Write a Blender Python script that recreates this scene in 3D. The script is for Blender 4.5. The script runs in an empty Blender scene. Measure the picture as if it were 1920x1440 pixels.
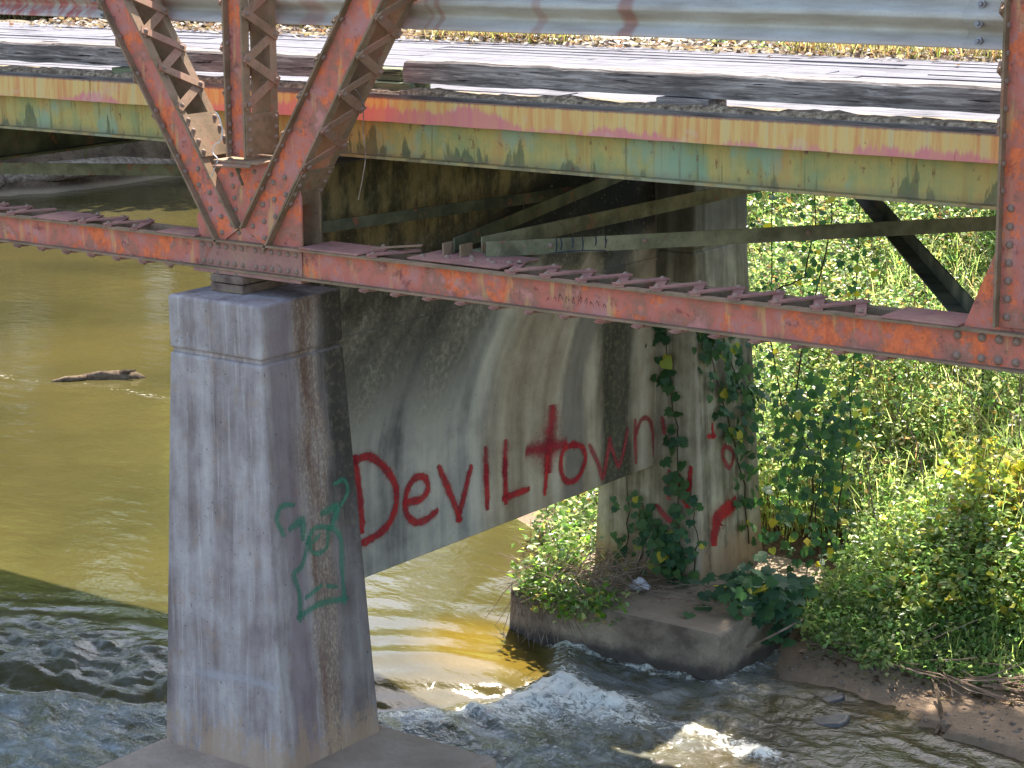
import bpy, bmesh, math, random
import numpy as np
from mathutils import Vector, Matrix

random.seed(7)
RNG = np.random.default_rng(11)
scene = bpy.context.scene
COL = scene.collection

# ------------------------------------------------------------------ camera
YAW, PITCH, ROLL, FPX = math.radians(37.363), math.radians(12.932), math.radians(-0.8437), 4054.8
fwd = Vector((-math.sin(YAW) * math.cos(PITCH), math.cos(YAW) * math.cos(PITCH), -math.sin(PITCH)))
rgt = Vector((math.cos(YAW), math.sin(YAW), 0))
upv = rgt.cross(fwd)
r2 = rgt * math.cos(ROLL) + upv * math.sin(ROLL)
u2 = -rgt * math.sin(ROLL) + upv * math.cos(ROLL)
camd = bpy.data.cameras.new('camera')
cam = bpy.data.objects.new('camera', camd)
COL.objects.link(cam)
m = Matrix((r2, u2, -fwd)).transposed().to_4x4()
m.translation = Vector((9.338, -9.556, 2.122))
cam.matrix_world = m
camd.sensor_fit = 'HORIZONTAL'
camd.sensor_width = 36.0
camd.lens = 36.0 * FPX / 1920.0
camd.clip_end = 2000
scene.camera = cam

# ------------------------------------------------------------------ light
SUN_EL = math.radians(53)
SUN_H = Vector((-0.42, 0.91, 0)).normalized()          # horizontal direction towards the sun
world = bpy.data.worlds.new('World')
scene.world = world
world.use_nodes = True
wn = world.node_tree
bg = wn.nodes['Background']
sky = wn.nodes.new('ShaderNodeTexSky')
sky.sky_type = 'NISHITA'
sky.sun_disc = False
sky.sun_elevation = SUN_EL
sky.sun_rotation = math.atan2(SUN_H.x, SUN_H.y)
sky.air_density = 1.0
sky.dust_density = 1.6
wn.links.new(sky.outputs[0], bg.inputs[0])
bg.inputs[1].default_value = 0.12
sund = bpy.data.lights.new('sun', 'SUN')
sund.energy = 4.2
sund.angle = math.radians(0.53)
sund.color = (1.0, 0.93, 0.82)
sun = bpy.data.objects.new('sun', sund)
COL.objects.link(sun)
sdir = Vector((SUN_H.x * math.cos(SUN_EL), SUN_H.y * math.cos(SUN_EL), math.sin(SUN_EL)))
sun.rotation_euler = sdir.to_track_quat('Z', 'Y').to_euler()
sun.location = (-10, 20, 22)
scene.view_settings.view_transform = 'Standard'
scene.view_settings.look = 'None'
scene.view_settings.gamma = 1.0
scene.view_settings.use_curve_mapping = False
scene.view_settings.exposure = 2.08

# ------------------------------------------------------------------ helpers
def lin(c):
    return tuple(((v / 255) / 12.92 if v / 255 <= 0.04045 else ((v / 255 + 0.055) / 1.055) ** 2.4) for v in c)

class G:
    """small material graph builder"""
    def __init__(self, name, rough=0.8, spec=0.3):
        self.m = bpy.data.materials.new(name)
        self.m.use_nodes = True
        self.t = self.m.node_tree
        self.b = self.t.nodes['Principled BSDF']
        self.b.inputs['Roughness'].default_value = rough
        self.b.inputs['Specular IOR Level'].default_value = spec
        self._tc = None
    def n(self, kind, **kw):
        nd = self.t.nodes.new(kind)
        for k, v in kw.items():
            setattr(nd, k, v)
        return nd
    def put(self, sock, v):
        if isinstance(v, bpy.types.NodeSocket):
            self.t.links.new(v, sock)
        elif isinstance(v, (tuple, list)) and sock.type == 'RGBA':
            sock.default_value = (*v[:3], 1)
        else:
            sock.default_value = v
    def pos(self):
        if not self._tc:
            self._tc = self.n('ShaderNodeTexCoord').outputs['Object']
        return self._tc
    def scaled(self, s, off=(0, 0, 0), vec=None, rot=(0, 0, 0)):
        mp = self.n('ShaderNodeMapping')
        self.put(mp.inputs[0], vec or self.pos())
        mp.inputs['Location'].default_value = off
        mp.inputs['Rotation'].default_value = rot
        mp.inputs['Scale'].default_value = s
        return mp.outputs[0]
    def noise(self, s=(1, 1, 1), detail=4, rough=0.55, off=(0, 0, 0), vec=None, dist=0.0):
        nd = self.n('ShaderNodeTexNoise')
        nd.inputs['Scale'].default_value = 1
        nd.inputs['Detail'].default_value = detail
        nd.inputs['Roughness'].default_value = rough
        nd.inputs['Distortion'].default_value = dist
        self.put(nd.inputs['Vector'], self.scaled(s, off, vec))
        return nd.outputs['Fac']
    def ramp(self, fac, stops, interp='LINEAR'):
        nd = self.n('ShaderNodeValToRGB')
        cr = nd.color_ramp
        cr.interpolation = interp
        while len(cr.elements) < len(stops):
            cr.elements.new(0.5)
        for e, (p, c) in zip(cr.elements, stops):
            e.position = p
            e.color = (*c[:3], 1) if isinstance(c, (tuple, list)) else (c, c, c, 1)
        self.put(nd.inputs[0], fac)
        return nd.outputs[0]
    def step(self, fac, a, b):
        nd = self.n('ShaderNodeMapRange', interpolation_type='SMOOTHSTEP')
        self.put(nd.inputs['Value'], fac)
        self.put(nd.inputs['From Min'], a)
        self.put(nd.inputs['From Max'], b)
        return nd.outputs[0]
    def mix(self, fac, a, b, mode='MIX'):
        nd = self.n('ShaderNodeMix', data_type='RGBA', blend_type=mode)
        self.put(nd.inputs[0], fac)
        self.put(nd.inputs[6], a)
        self.put(nd.inputs[7], b)
        return nd.outputs[2]
    def mat(self, op, a, b=0.0):
        nd = self.n('ShaderNodeMath', operation=op)
        self.put(nd.inputs[0], a)
        self.put(nd.inputs[1], b)
        return nd.outputs[0]
    def xyz(self):
        nd = self.n('ShaderNodeSeparateXYZ')
        self.put(nd.inputs[0], self.pos())
        return nd.outputs
    def normal(self):
        g = self.n('ShaderNodeNewGeometry')
        nd = self.n('ShaderNodeSeparateXYZ')
        self.put(nd.inputs[0], g.outputs['Normal'])
        return nd.outputs
    def band(self, v, c, w):
        """soft bump of half-width w centred on c"""
        d = self.mat('ABSOLUTE', self.mat('SUBTRACT', v, c))
        return self.mat('SUBTRACT', 1.0, self.step(d, w * 0.35, w))
    def bump(self, h, dist=0.01, strength=0.6):
        nd = self.n('ShaderNodeBump')
        nd.inputs['Strength'].default_value = strength
        nd.inputs['Distance'].default_value = dist
        self.put(nd.inputs['Height'], h)
        self.put(self.b.inputs['Normal'], nd.outputs[0])
        return nd
    def color(self, c):
        self.put(self.b.inputs['Base Color'], c)
        return self.m

PINV = {}
def link(o, parent=None):
    COL.objects.link(o)
    if parent is not None:
        o.parent = parent
        L = PINV.get(parent.name)
        if L is not None:
            o.matrix_parent_inverse = Matrix.Translation(-L)
    return o

def tag(o, label=None, cat=None, group=None, kind=None):
    for k, v in (('label', label), ('category', cat), ('group', group), ('kind', kind)):
        if v:
            o[k] = v
    return o

def thing(name, loc, label, cat, group=None):
    o = bpy.data.objects.new(name, None)
    o.location = loc
    o.empty_display_size = 0.1
    COL.objects.link(o)
    PINV[o.name] = Vector(loc)
    return tag(o, label, cat, group)

def mk(name, verts, faces, mats, parent=None, midx=None, smooth=False):
    me = bpy.data.meshes.new(name)
    me.from_pydata([tuple(v) for v in verts], [], faces)
    for mm in (mats if isinstance(mats, (list, tuple)) else [mats]):
        me.materials.append(mm)
    if midx is not None:
        me.polygons.foreach_set('material_index', midx)
    bm = bmesh.new(); bm.from_mesh(me)
    bmesh.ops.recalc_face_normals(bm, faces=bm.faces)
    bm.to_mesh(me); bm.free()
    if smooth:
        me.polygons.foreach_set('use_smooth', [True] * len(me.polygons))
    me.update()
    return link(bpy.data.objects.new(name, me), parent)

def bevel(o, w, seg=2):
    b = o.modifiers.new('bevel', 'BEVEL')
    b.width = w; b.segments = seg; b.limit_method = 'ANGLE'
    return o

BOXF = [(0, 1, 2, 3), (4, 7, 6, 5), (0, 4, 5, 1), (1, 5, 6, 2), (2, 6, 7, 3), (3, 7, 4, 0)]
def boxv(x0, x1, y0, y1, z0, z1):
    return [(x0, y0, z0), (x1, y0, z0), (x1, y1, z0), (x0, y1, z0), (x0, y0, z1), (x1, y0, z1), (x1, y1, z1), (x0, y1, z1)]
def box(name, x0, x1, y0, y1, z0, z1, mat, parent=None):
    return mk(name, boxv(x0, x1, y0, y1, z0, z1), BOXF, mat, parent)

def obox(p0, p1, w, t, nrm):
    """bar from p0 to p1, width w in the plane, thickness t along nrm (rising from the plane)"""
    p0, p1, nrm = Vector(p0), Vector(p1), Vector(nrm).normalized()
    d = (p1 - p0).normalized()
    s = d.cross(nrm).normalized() * (w / 2)
    n = nrm * t
    v = [p0 - s, p1 - s, p1 + s, p0 + s]
    return v + [q + n for q in v]

def extrude(profile, d, p0, p1, ax, ay):
    """extrude 2-D profile (list of (a,b)) from p0 to p1; a along ax, b along ay"""
    p0, p1, ax, ay = map(Vector, (p0, p1, ax, ay))
    n = len(profile)
    v = [p0 + ax * a + ay * b for a, b in profile] + [p1 + ax * a + ay * b for a, b in profile]
    f = [(i, (i + 1) % n, n + (i + 1) % n, n + i) for i in range(n)]
    f += [tuple(range(n))[::-1], tuple(range(n, 2 * n))]
    return v, f

def tube(pts, radii, seg=6, close=True):
    pts = [Vector(p) for p in pts]
    v, f = [], []
    ref = Vector((0.13, 0.31, 0.94))
    for i, p in enumerate(pts):
        d = (pts[min(i + 1, len(pts) - 1)] - pts[max(i - 1, 0)]).normalized()
        a = d.cross(ref)
        if a.length < 0.05:
            a = d.cross(Vector((1, 0, 0)))
        a.normalize(); b = d.cross(a)
        r = radii[i] if isinstance(radii, (list, tuple)) else radii
        for k in range(seg):
            t = 2 * math.pi * k / seg
            v.append(p + a * math.cos(t) * r + b * math.sin(t) * r)
    for i in range(len(pts) - 1):
        for k in range(seg):
            f.append((i * seg + k, i * seg + (k + 1) % seg, (i + 1) * seg + (k + 1) % seg, (i + 1) * seg + k))
    if close:
        f.append(tuple(range(seg))[::-1]); f.append(tuple(range((len(pts) - 1) * seg, len(pts) * seg)))
    return v, f

# ------------------------------------------------------------------ numpy noise
_perm = RNG.random((256, 256))
def vnoise(x, y, seed=0):
    x = np.asarray(x, float) + seed * 17.3; y = np.asarray(y, float) + seed * 9.7
    xi = np.floor(x).astype(int); yi = np.floor(y).astype(int)
    fx = x - xi; fy = y - yi
    fx = fx * fx * fx * (fx * (fx * 6 - 15) + 10); fy = fy * fy * fy * (fy * (fy * 6 - 15) + 10)
    a = _perm[xi % 256, yi % 256]; b = _perm[(xi + 1) % 256, yi % 256]
    c = _perm[xi % 256, (yi + 1) % 256]; d = _perm[(xi + 1) % 256, (yi + 1) % 256]
    return (a * (1 - fx) + b * fx) * (1 - fy) + (c * (1 - fx) + d * fx) * fy
def fbm(x, y, o=4, seed=0):
    s = 0; amp = 0.5; tot = 0
    for i in range(o):
        s = s + amp * vnoise(np.asarray(x) * 2 ** i, np.asarray(y) * 2 ** i, seed + i * 3)
        tot += amp; amp *= 0.5
    return s / tot
def sstep(x, a, b):
    t = np.clip((np.asarray(x, float) - a) / (b - a), 0, 1)
    return t * t * (3 - 2 * t)

def polydist(px, py, poly):
    """distance to an open polyline, and arc position"""
    best = np.full(np.shape(px), 1e9); arc = np.zeros(np.shape(px)); s0 = 0; side = np.zeros(np.shape(px))
    for (ax, ay), (bx, by) in zip(poly[:-1], poly[1:]):
        dx, dy = bx - ax, by - ay; L2 = dx * dx + dy * dy; L = math.sqrt(L2)
        t = np.clip(((px - ax) * dx + (py - ay) * dy) / L2, 0, 1)
        d = np.hypot(px - ax - t * dx, py - ay - t * dy)
        cr = dx * (py - ay) - dy * (px - ax)
        k = d < best - 1e-9
        best = np.where(k, d, best); arc = np.where(k, s0 + t * L, arc); side = np.where(k, np.sign(cr), side)
        s0 += L
    return best, arc, side
def inpoly(px, py, poly):
    ins = np.zeros(np.shape(px), bool)
    n = len(poly)
    for i in range(n):
        (x0, y0), (x1, y1) = poly[i], poly[(i + 1) % n]
        if y0 == y1: continue
        c = ((y0 > py) != (y1 > py)) & (px < (x1 - x0) * (py - y0) / (y1 - y0) + x0)
        ins ^= c
    return ins

# ------------------------------------------------------------------ terrain shape
SHORE = [(60, 3.0), (20, 4.4), (9, 4.5), (5, 4.5), (3.3, 4.35), (2.3, 4.1), (1.6, 4.25), (1.2, 4.7), (-0.7, 5.0), (-1.4, 5.3), (-2.15, 5.7), (-4.5, 7.2), (-8, 10.3), (-13, 15.5), (-16, 22), (-20, 32), (-30, 50), (-60, 110)]
BANK = SHORE + [(60, 110)]
LSHORE = [(-40, -60), (-30, -8), (-29, 8), (-26, 15), (-23.8, 20), (-25, 30), (-36, 50), (-80, 110)]
LBANK = LSHORE + [(-200, 110), (-200, -60)]
WATER_U, WATER_D = -3.64, -3.75

def bank_height(d):
    return np.interp(d, [-6, -1.2, -0.3, 0, 0.3, 0.8, 1.6, 3.0, 5.0, 8.0, 12, 20, 60], [-4.6, -4.1, -3.82, -3.66, -3.56, -3.32, -2.9, -2.12, -1.0, 0.35, 0.9, 1.4, 4.0])
def terrain(x, y):
    x = np.asarray(x, float); y = np.asarray(y, float)
    d, _, _ = polydist(x, y, SHORE); s = np.where(inpoly(x, y, BANK), d, -d)
    d2, _, _ = polydist(x, y, LSHORE); s2 = np.where(inpoly(x, y, LBANK), d2, -d2)
    wob = (fbm(x * 0.9, y * 0.9, 3, 5) - 0.5) * 0.5
    h = bank_height(s + wob * np.clip(s + 0.2, 0, 1))
    h2 = np.interp(s2, [-6, -1, 0, 0.3, 0.9, 2, 4, 8, 40], [-4.6, -4.0, -3.66, -2.9, -1.9, -1.0, -0.3, 0.6, 2.0])
    hh = np.maximum(h, h2)
    # sand spit at the right edge of the shallows
    hh = np.maximum(hh, -3.70 + 0.10 * np.exp(-(((x - 3.75) / 0.75) ** 2 + ((y - 4.15) / 0.34) ** 2)) - 3 * np.clip(np.hypot(x - 3.75, (y - 4.1) * 2) - 1.2, 0, 9))
    return hh + (fbm(x * 2.3, y * 2.3, 3, 9) - 0.5) * 0.12 * sstep(hh, -3.7, -3.2)

def graded(lo, a, b, hi, step, grow=1.12):
    xs = list(np.arange(a, b + 1e-6, step))
    s = step; v = xs[-1]
    while v < hi: s *= grow; v += s; xs.append(v)
    s = step; v = xs[0]; left = []
    while v > lo: s *= grow; v -= s; left.append(v)
    return np.array(left[::-1] + xs)

def gridmesh(name, xs, ys, zf, mat, attrs=None):
    gx, gy = np.meshgrid(xs, ys, indexing='ij')
    z = zf(gx, gy)
    ex = None
    if isinstance(z, tuple): z, ex = z
    nx, ny = len(xs), len(ys)
    co = np.stack([gx, gy, z], -1).reshape(-1, 3).astype(np.float32)
    idx = np.arange(nx * ny).reshape(nx, ny)
    q = np.stack([idx[:-1, :-1], idx[1:, :-1], idx[1:, 1:], idx[:-1, 1:]], -1).reshape(-1, 4)
    me = rawmesh(name, co, q)
    me.polygons.foreach_set('use_smooth', np.ones(len(q), bool))
    if ex:
        for k, a in ex.items():
            at = me.attributes.new(k, 'FLOAT', 'POINT')
            at.data.foreach_set('value', np.asarray(a, np.float32).ravel())
    me.materials.append(mat)
    return link(bpy.data.objects.new(name, me))

def rawmesh(name, co, faces):
    me = bpy.data.meshes.new(name)
    k = faces.shape[1]
    me.vertices.add(len(co)); me.vertices.foreach_set('co', np.ascontiguousarray(co, np.float32).ravel())
    me.loops.add(faces.size); me.loops.foreach_set('vertex_index', faces.astype(np.int32).ravel())
    me.polygons.add(len(faces))
    me.polygons.foreach_set('loop_start', np.arange(0, faces.size, k, dtype=np.int32))
    me.polygons.foreach_set('loop_total', np.full(len(faces), k, np.int32))
    me.update(calc_edges=True)
    return me

# ------------------------------------------------------------------ materials
def mat_concrete():
    g = G('weathered_concrete', 0.9, 0.2)
    x, y, z = g.xyz()
    nx, ny, nz = g.normal()
    fine = g.noise((22, 22, 22), 6, 0.7)
    blot = g.noise((3.2, 3.2, 2.2), 5, 0.6, (3, 1, 7))
    streak = g.mat('ADD', g.mat('MULTIPLY', g.noise((7, 7, 0.35), 5, 0.6, dist=0.3), 0.62), g.mat('MULTIPLY', g.noise((5, 5, 3.5), 5, 0.65, (2, 6, 1)), 0.38))
    streak2 = g.noise((28, 28, 0.9), 3, 0.6, (5, 5, 5))
    base = g.ramp(g.mat('ADD', g.mat('MULTIPLY', streak, 0.7), g.mat('MULTIPLY', blot, 0.35)),
                  [(0.36, lin((96, 86, 84))), (0.47, lin((130, 120, 120))), (0.57, lin((156, 149, 150))), (0.70, lin((182, 176, 174)))])
    base = g.mix(g.mat('MULTIPLY', g.step(streak2, 0.56, 0.74), 0.3), base, lin((200, 195, 194)))
    base = g.mix(g.mat('MULTIPLY', g.step(fine, 0.52, 0.75), 0.35), base, lin((98, 88, 84)))
    base = g.mix(g.mat('MULTIPLY', g.step(g.noise((7, 7, 5), 5, 0.7, (9, 2, 4)), 0.54, 0.66), 0.35), base, lin((150, 126, 110)))
    # right-hand (+X) face of the near column: brown runs and black algae
    onx = g.step(nx, 0.5, 0.8)
    wob = g.mat('MULTIPLY', g.mat('SUBTRACT', g.noise((5, 5, 1.2), 4, 0.6, (1, 8, 2)), 0.5), 0.32)
    yy = g.mat('ADD', y, wob)
    near = g.mat('SUBTRACT', 1.0, g.step(y, 0.62, 0.7))
    spk = g.step(g.noise((60, 60, 34), 3, 0.7), 0.46, 0.6)
    tan = g.mat('MULTIPLY', g.mat('MULTIPLY', g.band(yy, 0.12, 0.17), onx), near)
    base = g.mix(g.mat('MULTIPLY', tan, 0.5), base, g.mix(spk, lin((108, 84, 66)), lin((168, 148, 120))))
    rust = g.mat('MULTIPLY', g.mat('MULTIPLY', g.band(yy, 0.09, 0.06), onx), near)
    base = g.mix(g.mat('MULTIPLY', g.mat('MULTIPLY', rust, g.step(g.noise((9, 9, 1.1), 4, 0.6, (3, 3, 8)), 0.42, 0.6)), 0.6), base, lin((98, 68, 56)))
    purp = g.mat('MULTIPLY', g.mat('MULTIPLY', g.band(yy, -0.12, 0.12), onx), near)
    base = g.mix(g.mat('MULTIPLY', purp, 0.55), base, lin((112, 96, 102)))
    dk = g.mat('MULTIPLY', g.mat('MULTIPLY', g.step(yy, 0.17, 0.34), onx), near)
    low = g.mat('SUBTRACT', 1.0, g.mat('MULTIPLY', g.mat('SUBTRACT', 1.0, g.step(z, -2.6, -1.3)), 0.6))
    base = g.mix(g.mat('MULTIPLY', g.mat('MULTIPLY', dk, low), 0.86), base, g.mix(g.step(fine, 0.5, 0.65), lin((42, 40, 32)), lin((86, 80, 66))))
    # wall between the columns: curved water runs
    inw = g.mat('MULTIPLY', g.mat('MULTIPLY', g.step(y, 0.66, 0.7), g.mat('SUBTRACT', 1.0, g.step(y, 4.55, 4.6))), onx)
    zz = g.mat('MAXIMUM', g.mat('ADD', z, 1.75), 0.0)
    u = g.mat('SUBTRACT', y, g.mat('MULTIPLY', g.mat('MULTIPLY', zz, zz), 0.55))
    uw = g.mat('ADD', u, g.mat('MULTIPLY', g.mat('SUBTRACT', g.noise((0.6, 4, 1.6), 5, 0.6, (2, 2, 2)), 0.5), 0.5))
    cmb = g.n('ShaderNodeCombineXYZ'); g.put(cmb.inputs[1], u); g.put(cmb.inputs[2], z)
    run = g.mat('ADD', g.mat('MULTIPLY', g.noise((1, 4.2, 0.35), 4, 0.55, vec=cmb.outputs[0]), 0.6), g.mat('MULTIPLY', g.noise((1, 3.2, 3.0), 6, 0.65, (1, 5, 5)), 0.4))
    lightc = g.ramp(run, [(0.32, lin((96, 94, 92))), (0.48, lin((150, 148, 142))), (0.62, lin((182, 178, 166)))])
    tanc = g.ramp(run, [(0.34, lin((112, 98, 80))), (0.55, lin((164, 152, 132))), (0.7, lin((186, 178, 162)))])
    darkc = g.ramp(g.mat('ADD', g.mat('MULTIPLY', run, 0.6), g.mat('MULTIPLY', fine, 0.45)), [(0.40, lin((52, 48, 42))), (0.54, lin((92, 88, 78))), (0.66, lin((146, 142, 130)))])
    wallc = g.mix(g.step(uw, 2.15, 2.55), lightc, tanc)
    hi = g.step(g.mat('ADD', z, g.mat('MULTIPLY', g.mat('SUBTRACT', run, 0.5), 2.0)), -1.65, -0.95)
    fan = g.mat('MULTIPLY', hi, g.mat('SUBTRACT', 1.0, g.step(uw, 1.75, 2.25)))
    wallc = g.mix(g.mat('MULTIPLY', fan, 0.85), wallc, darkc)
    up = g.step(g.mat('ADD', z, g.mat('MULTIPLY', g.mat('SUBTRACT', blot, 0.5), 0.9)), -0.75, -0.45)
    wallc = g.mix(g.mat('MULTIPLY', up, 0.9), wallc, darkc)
    str1 = g.band(g.mat('ADD', yy, 0.0), 4.02, 0.34)
    wallc = g.mix(g.mat('MULTIPLY', str1, 0.85), wallc, g.mix(g.step(fine, 0.48, 0.6), lin((34, 36, 24)), lin((72, 72, 50))))
    str2 = g.band(uw, 3.42, 0.22)
    wallc = g.mix(g.mat('MULTIPLY', str2, 0.6), wallc, lin((84, 82, 82)))
    # deep shade under the deck painted in near-black, heavier towards the far column
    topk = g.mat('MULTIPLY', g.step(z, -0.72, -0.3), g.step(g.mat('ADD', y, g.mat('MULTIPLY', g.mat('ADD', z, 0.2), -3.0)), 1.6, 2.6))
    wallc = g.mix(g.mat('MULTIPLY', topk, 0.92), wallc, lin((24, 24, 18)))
    olive = g.mat('MULTIPLY', g.step(z, -0.35, -0.1), g.mat('SUBTRACT', 1.0, topk))
    wallc = g.mix(g.mat('MULTIPLY', olive, 0.7), wallc, g.mix(g.step(g.noise((6, 6, 2), 5, 0.7), 0.4, 0.62), lin((66, 62, 40)), lin((146, 130, 86))))
    lich = g.mat('MULTIPLY', g.step(g.noise((34, 34, 26), 4, 0.75, (4, 4, 1)), 0.62, 0.68), g.step(z, -1.3, -0.7))
    wallc = g.mix(g.mat('MULTIPLY', lich, 0.6), wallc, lin((172, 168, 150)))
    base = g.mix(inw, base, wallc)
    pit = g.step(g.noise((48, 48, 40), 2, 0.5, (6, 1, 1)), 0.70, 0.74)
    base = g.mix(g.mat('MULTIPLY', pit, 0.7), base, lin((58, 54, 52)))
    # far column: pale, olive runs, greener up high
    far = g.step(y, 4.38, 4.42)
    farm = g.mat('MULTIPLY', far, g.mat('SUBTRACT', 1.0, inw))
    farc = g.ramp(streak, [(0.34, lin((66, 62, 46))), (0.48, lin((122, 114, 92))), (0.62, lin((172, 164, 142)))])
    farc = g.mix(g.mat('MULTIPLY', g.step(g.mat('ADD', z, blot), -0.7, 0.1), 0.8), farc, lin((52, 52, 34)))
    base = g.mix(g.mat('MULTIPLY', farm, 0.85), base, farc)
    # tan flood staining near the water line
    tz = g.mat('ADD', z, g.mat('MULTIPLY', g.mat('SUBTRACT', g.noise((7, 7, 2.5), 5, 0.65, (6, 3, 1)), 0.5), 1.0))
    tz = g.mat('ADD', tz, g.mat('MULTIPLY', g.mat('SUBTRACT', g.noise((26, 26, 20), 5, 0.75, (1, 3, 5)), 0.5), 0.6))
    wet = g.mat('SUBTRACT', 1.0, g.step(tz, -3.26, -3.02))
    base = g.mix(g.mat('MULTIPLY', wet, 0.65), base, lin((158, 134, 110)))
    base = g.mix(1.0, base, (1.13, 1.06, 0.95), 'MULTIPLY')
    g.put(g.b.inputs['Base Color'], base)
    g.bump(g.mat('ADD', g.mat('MULTIPLY', fine, 0.6), g.noise((70, 70, 70), 3, 0.6)), 0.006, 0.5)
    return g.m

def mat_footing(name, a, b, c):
    g = G(name, 0.85, 0.25)
    bl = g.noise((3, 3, 4), 6, 0.65)
    fine = g.noise((26, 26, 26), 5, 0.7)
    base = g.ramp(bl, [(0.34, a), (0.5, b), (0.66, c)])
    base = g.mix(g.mat('MULTIPLY', g.step(fine, 0.5, 0.7), 0.4), base, lin((84, 70, 60)))
    z = g.xyz()[2]
    wet = g.mat('SUBTRACT', 1.0, g.step(g.mat('ADD', z, g.mat('MULTIPLY', bl, 0.2)), -3.60, -3.48))
    base = g.mix(g.mat('MULTIPLY', wet, 0.8), base, lin((56, 50, 46)))
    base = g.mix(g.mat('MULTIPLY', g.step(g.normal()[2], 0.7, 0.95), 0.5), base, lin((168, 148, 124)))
    g.put(g.b.inputs['Base Color'], base)
    g.bump(g.mat('ADD', fine, g.mat('MULTIPLY', bl, 2.0)), 0.012, 0.6)
    return g.m

def mat_redweb():
    g = G('faded_red_paint', 0.75, 0.3)
    a = g.noise((3.4, 3.4, 3.4), 7, 0.68)
    b = g.noise((4.6, 4.6, 4.2), 8, 0.72, (3, 3, 3))
    c = g.noise((30, 30, 22), 4, 0.7)
    d = g.noise((14, 14, 2.5), 4, 0.6, (8, 1, 2))
    base = g.ramp(a, [(0.32, lin((166, 118, 116))), (0.42, lin((160, 108, 98))), (0.50, lin((168, 98, 82))), (0.58, lin((136, 96, 80))), (0.66, lin((172, 116, 108))), (0.74, lin((160, 124, 98)))])
    base = g.mix(g.mat('MULTIPLY', g.step(b, 0.51, 0.58), 0.8), base, g.ramp(c, [(0.35, lin((170, 82, 48))), (0.62, lin((214, 110, 58)))]))
    base = g.mix(g.mat('MULTIPLY', g.step(g.noise((6, 6, 6), 6, 0.75, (1, 7, 4)), 0.56, 0.66), 0.7), base, lin((98, 54, 52)))
    base = g.mix(g.mat('MULTIPLY', g.step(d, 0.55, 0.7), 0.6), base, lin((178, 146, 96)))
    base = g.mix(g.mat('MULTIPLY', g.step(c, 0.6, 0.72), 0.5), base, lin((84, 50, 46)))
    base = g.mix(1.0, base, (1.32, 1.24, 1.18), 'MULTIPLY')
    g.put(g.b.inputs['Base Color'], base)
    g.bump(g.mat('ADD', c, b), 0.003, 0.5)
    return g.m

def mat_dirtysteel(name, c0, c1, c2):
    g = G(name, 0.85, 0.25)
    a = g.noise((4, 4, 4), 5, 0.65)
    c = g.noise((34, 34, 34), 4, 0.7)
    base = g.ramp(a, [(0.34, c0), (0.5, c1), (0.66, c2)])
    base = g.mix(g.mat('MULTIPLY', g.step(c, 0.54, 0.7), 0.5), base, lin((84, 66, 54)))
    base = g.mix(g.mat('MULTIPLY', g.step(g.noise((9, 9, 9), 5, 0.7, (2, 2, 9)), 0.57, 0.66), 0.55), base, lin((150, 84, 62)))
    g.put(g.b.inputs['Base Color'], base)
    g.bump(c, 0.002, 0.6)
    return g.m

def mat_girder():
    g = G('stained_green_girder_paint', 0.7, 0.3)
    x, y, z = g.xyz()
    st = g.mat('ADD', g.mat('MULTIPLY', g.noise((4.2, 4.2, 0.8), 5, 0.6), 0.6), g.mat('MULTIPLY', g.noise((5, 5, 7), 6, 0.7, (4, 8, 8)), 0.4))
    st2 = g.noise((15, 15, 0.8), 4, 0.6, (4, 1, 1))
    bl = g.noise((4, 4, 5), 5, 0.6, (1, 1, 6))
    base = g.ramp(st, [(0.33, lin((124, 146, 112))), (0.43, lin((150, 148, 92))), (0.52, lin((176, 156, 90))), (0.62, lin((178, 138, 80))), (0.72, lin((138, 134, 86)))])
    base = g.mix(g.mat('MULTIPLY', g.step(st2, 0.54, 0.68), 0.6), base, lin((156, 124, 66)))
    base = g.mix(g.mat('MULTIPLY', g.step(g.noise((3.0, 3, 1.6), 4, 0.55, (9, 4, 2)), 0.52, 0.62), 0.65), base, lin((128, 158, 134)))
    # pointed mildew patches climbing from the bottom flange
    tri = g.noise((6, 6, 1.6), 5, 0.6, (3, 9, 1), dist=0.4)
    h = g.mat('ADD', 0.46, g.mat('MULTIPLY', g.step(tri, 0.46, 0.72), 0.26))
    mold = g.mat('SUBTRACT', 1.0, g.step(g.mat('SUBTRACT', z, h), -0.035, 0.025))
    base = g.mix(g.mat('MULTIPLY', mold, g.mat('ADD', 0.3, g.mat('MULTIPLY', bl, 0.9))), base, lin((84, 92, 64)))
    base = g.mix(g.mat('MULTIPLY', g.mat('SUBTRACT', 1.0, g.step(g.mat('ADD', z, g.mat('MULTIPLY', bl, 0.09)), 0.53, 0.62)), 0.6), base, lin((140, 118, 92)))
    base = g.mix(g.mat('MULTIPLY', g.step(g.noise((22, 22, 10), 4, 0.75, (7, 7, 7)), 0.60, 0.68), 0.7), base, lin((112, 66, 48)))
    base = g.mix(g.mat('MULTIPLY', g.step(g.noise((18, 18, 0.7), 5, 0.7, (2, 5, 5)), 0.57, 0.66), 0.6), base, lin((104, 98, 62)))
    g.put(g.b.inputs['Base Color'], base)
    g.bump(g.noise((40, 40, 30), 3, 0.6), 0.002, 0.4)
    return g.m

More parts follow.
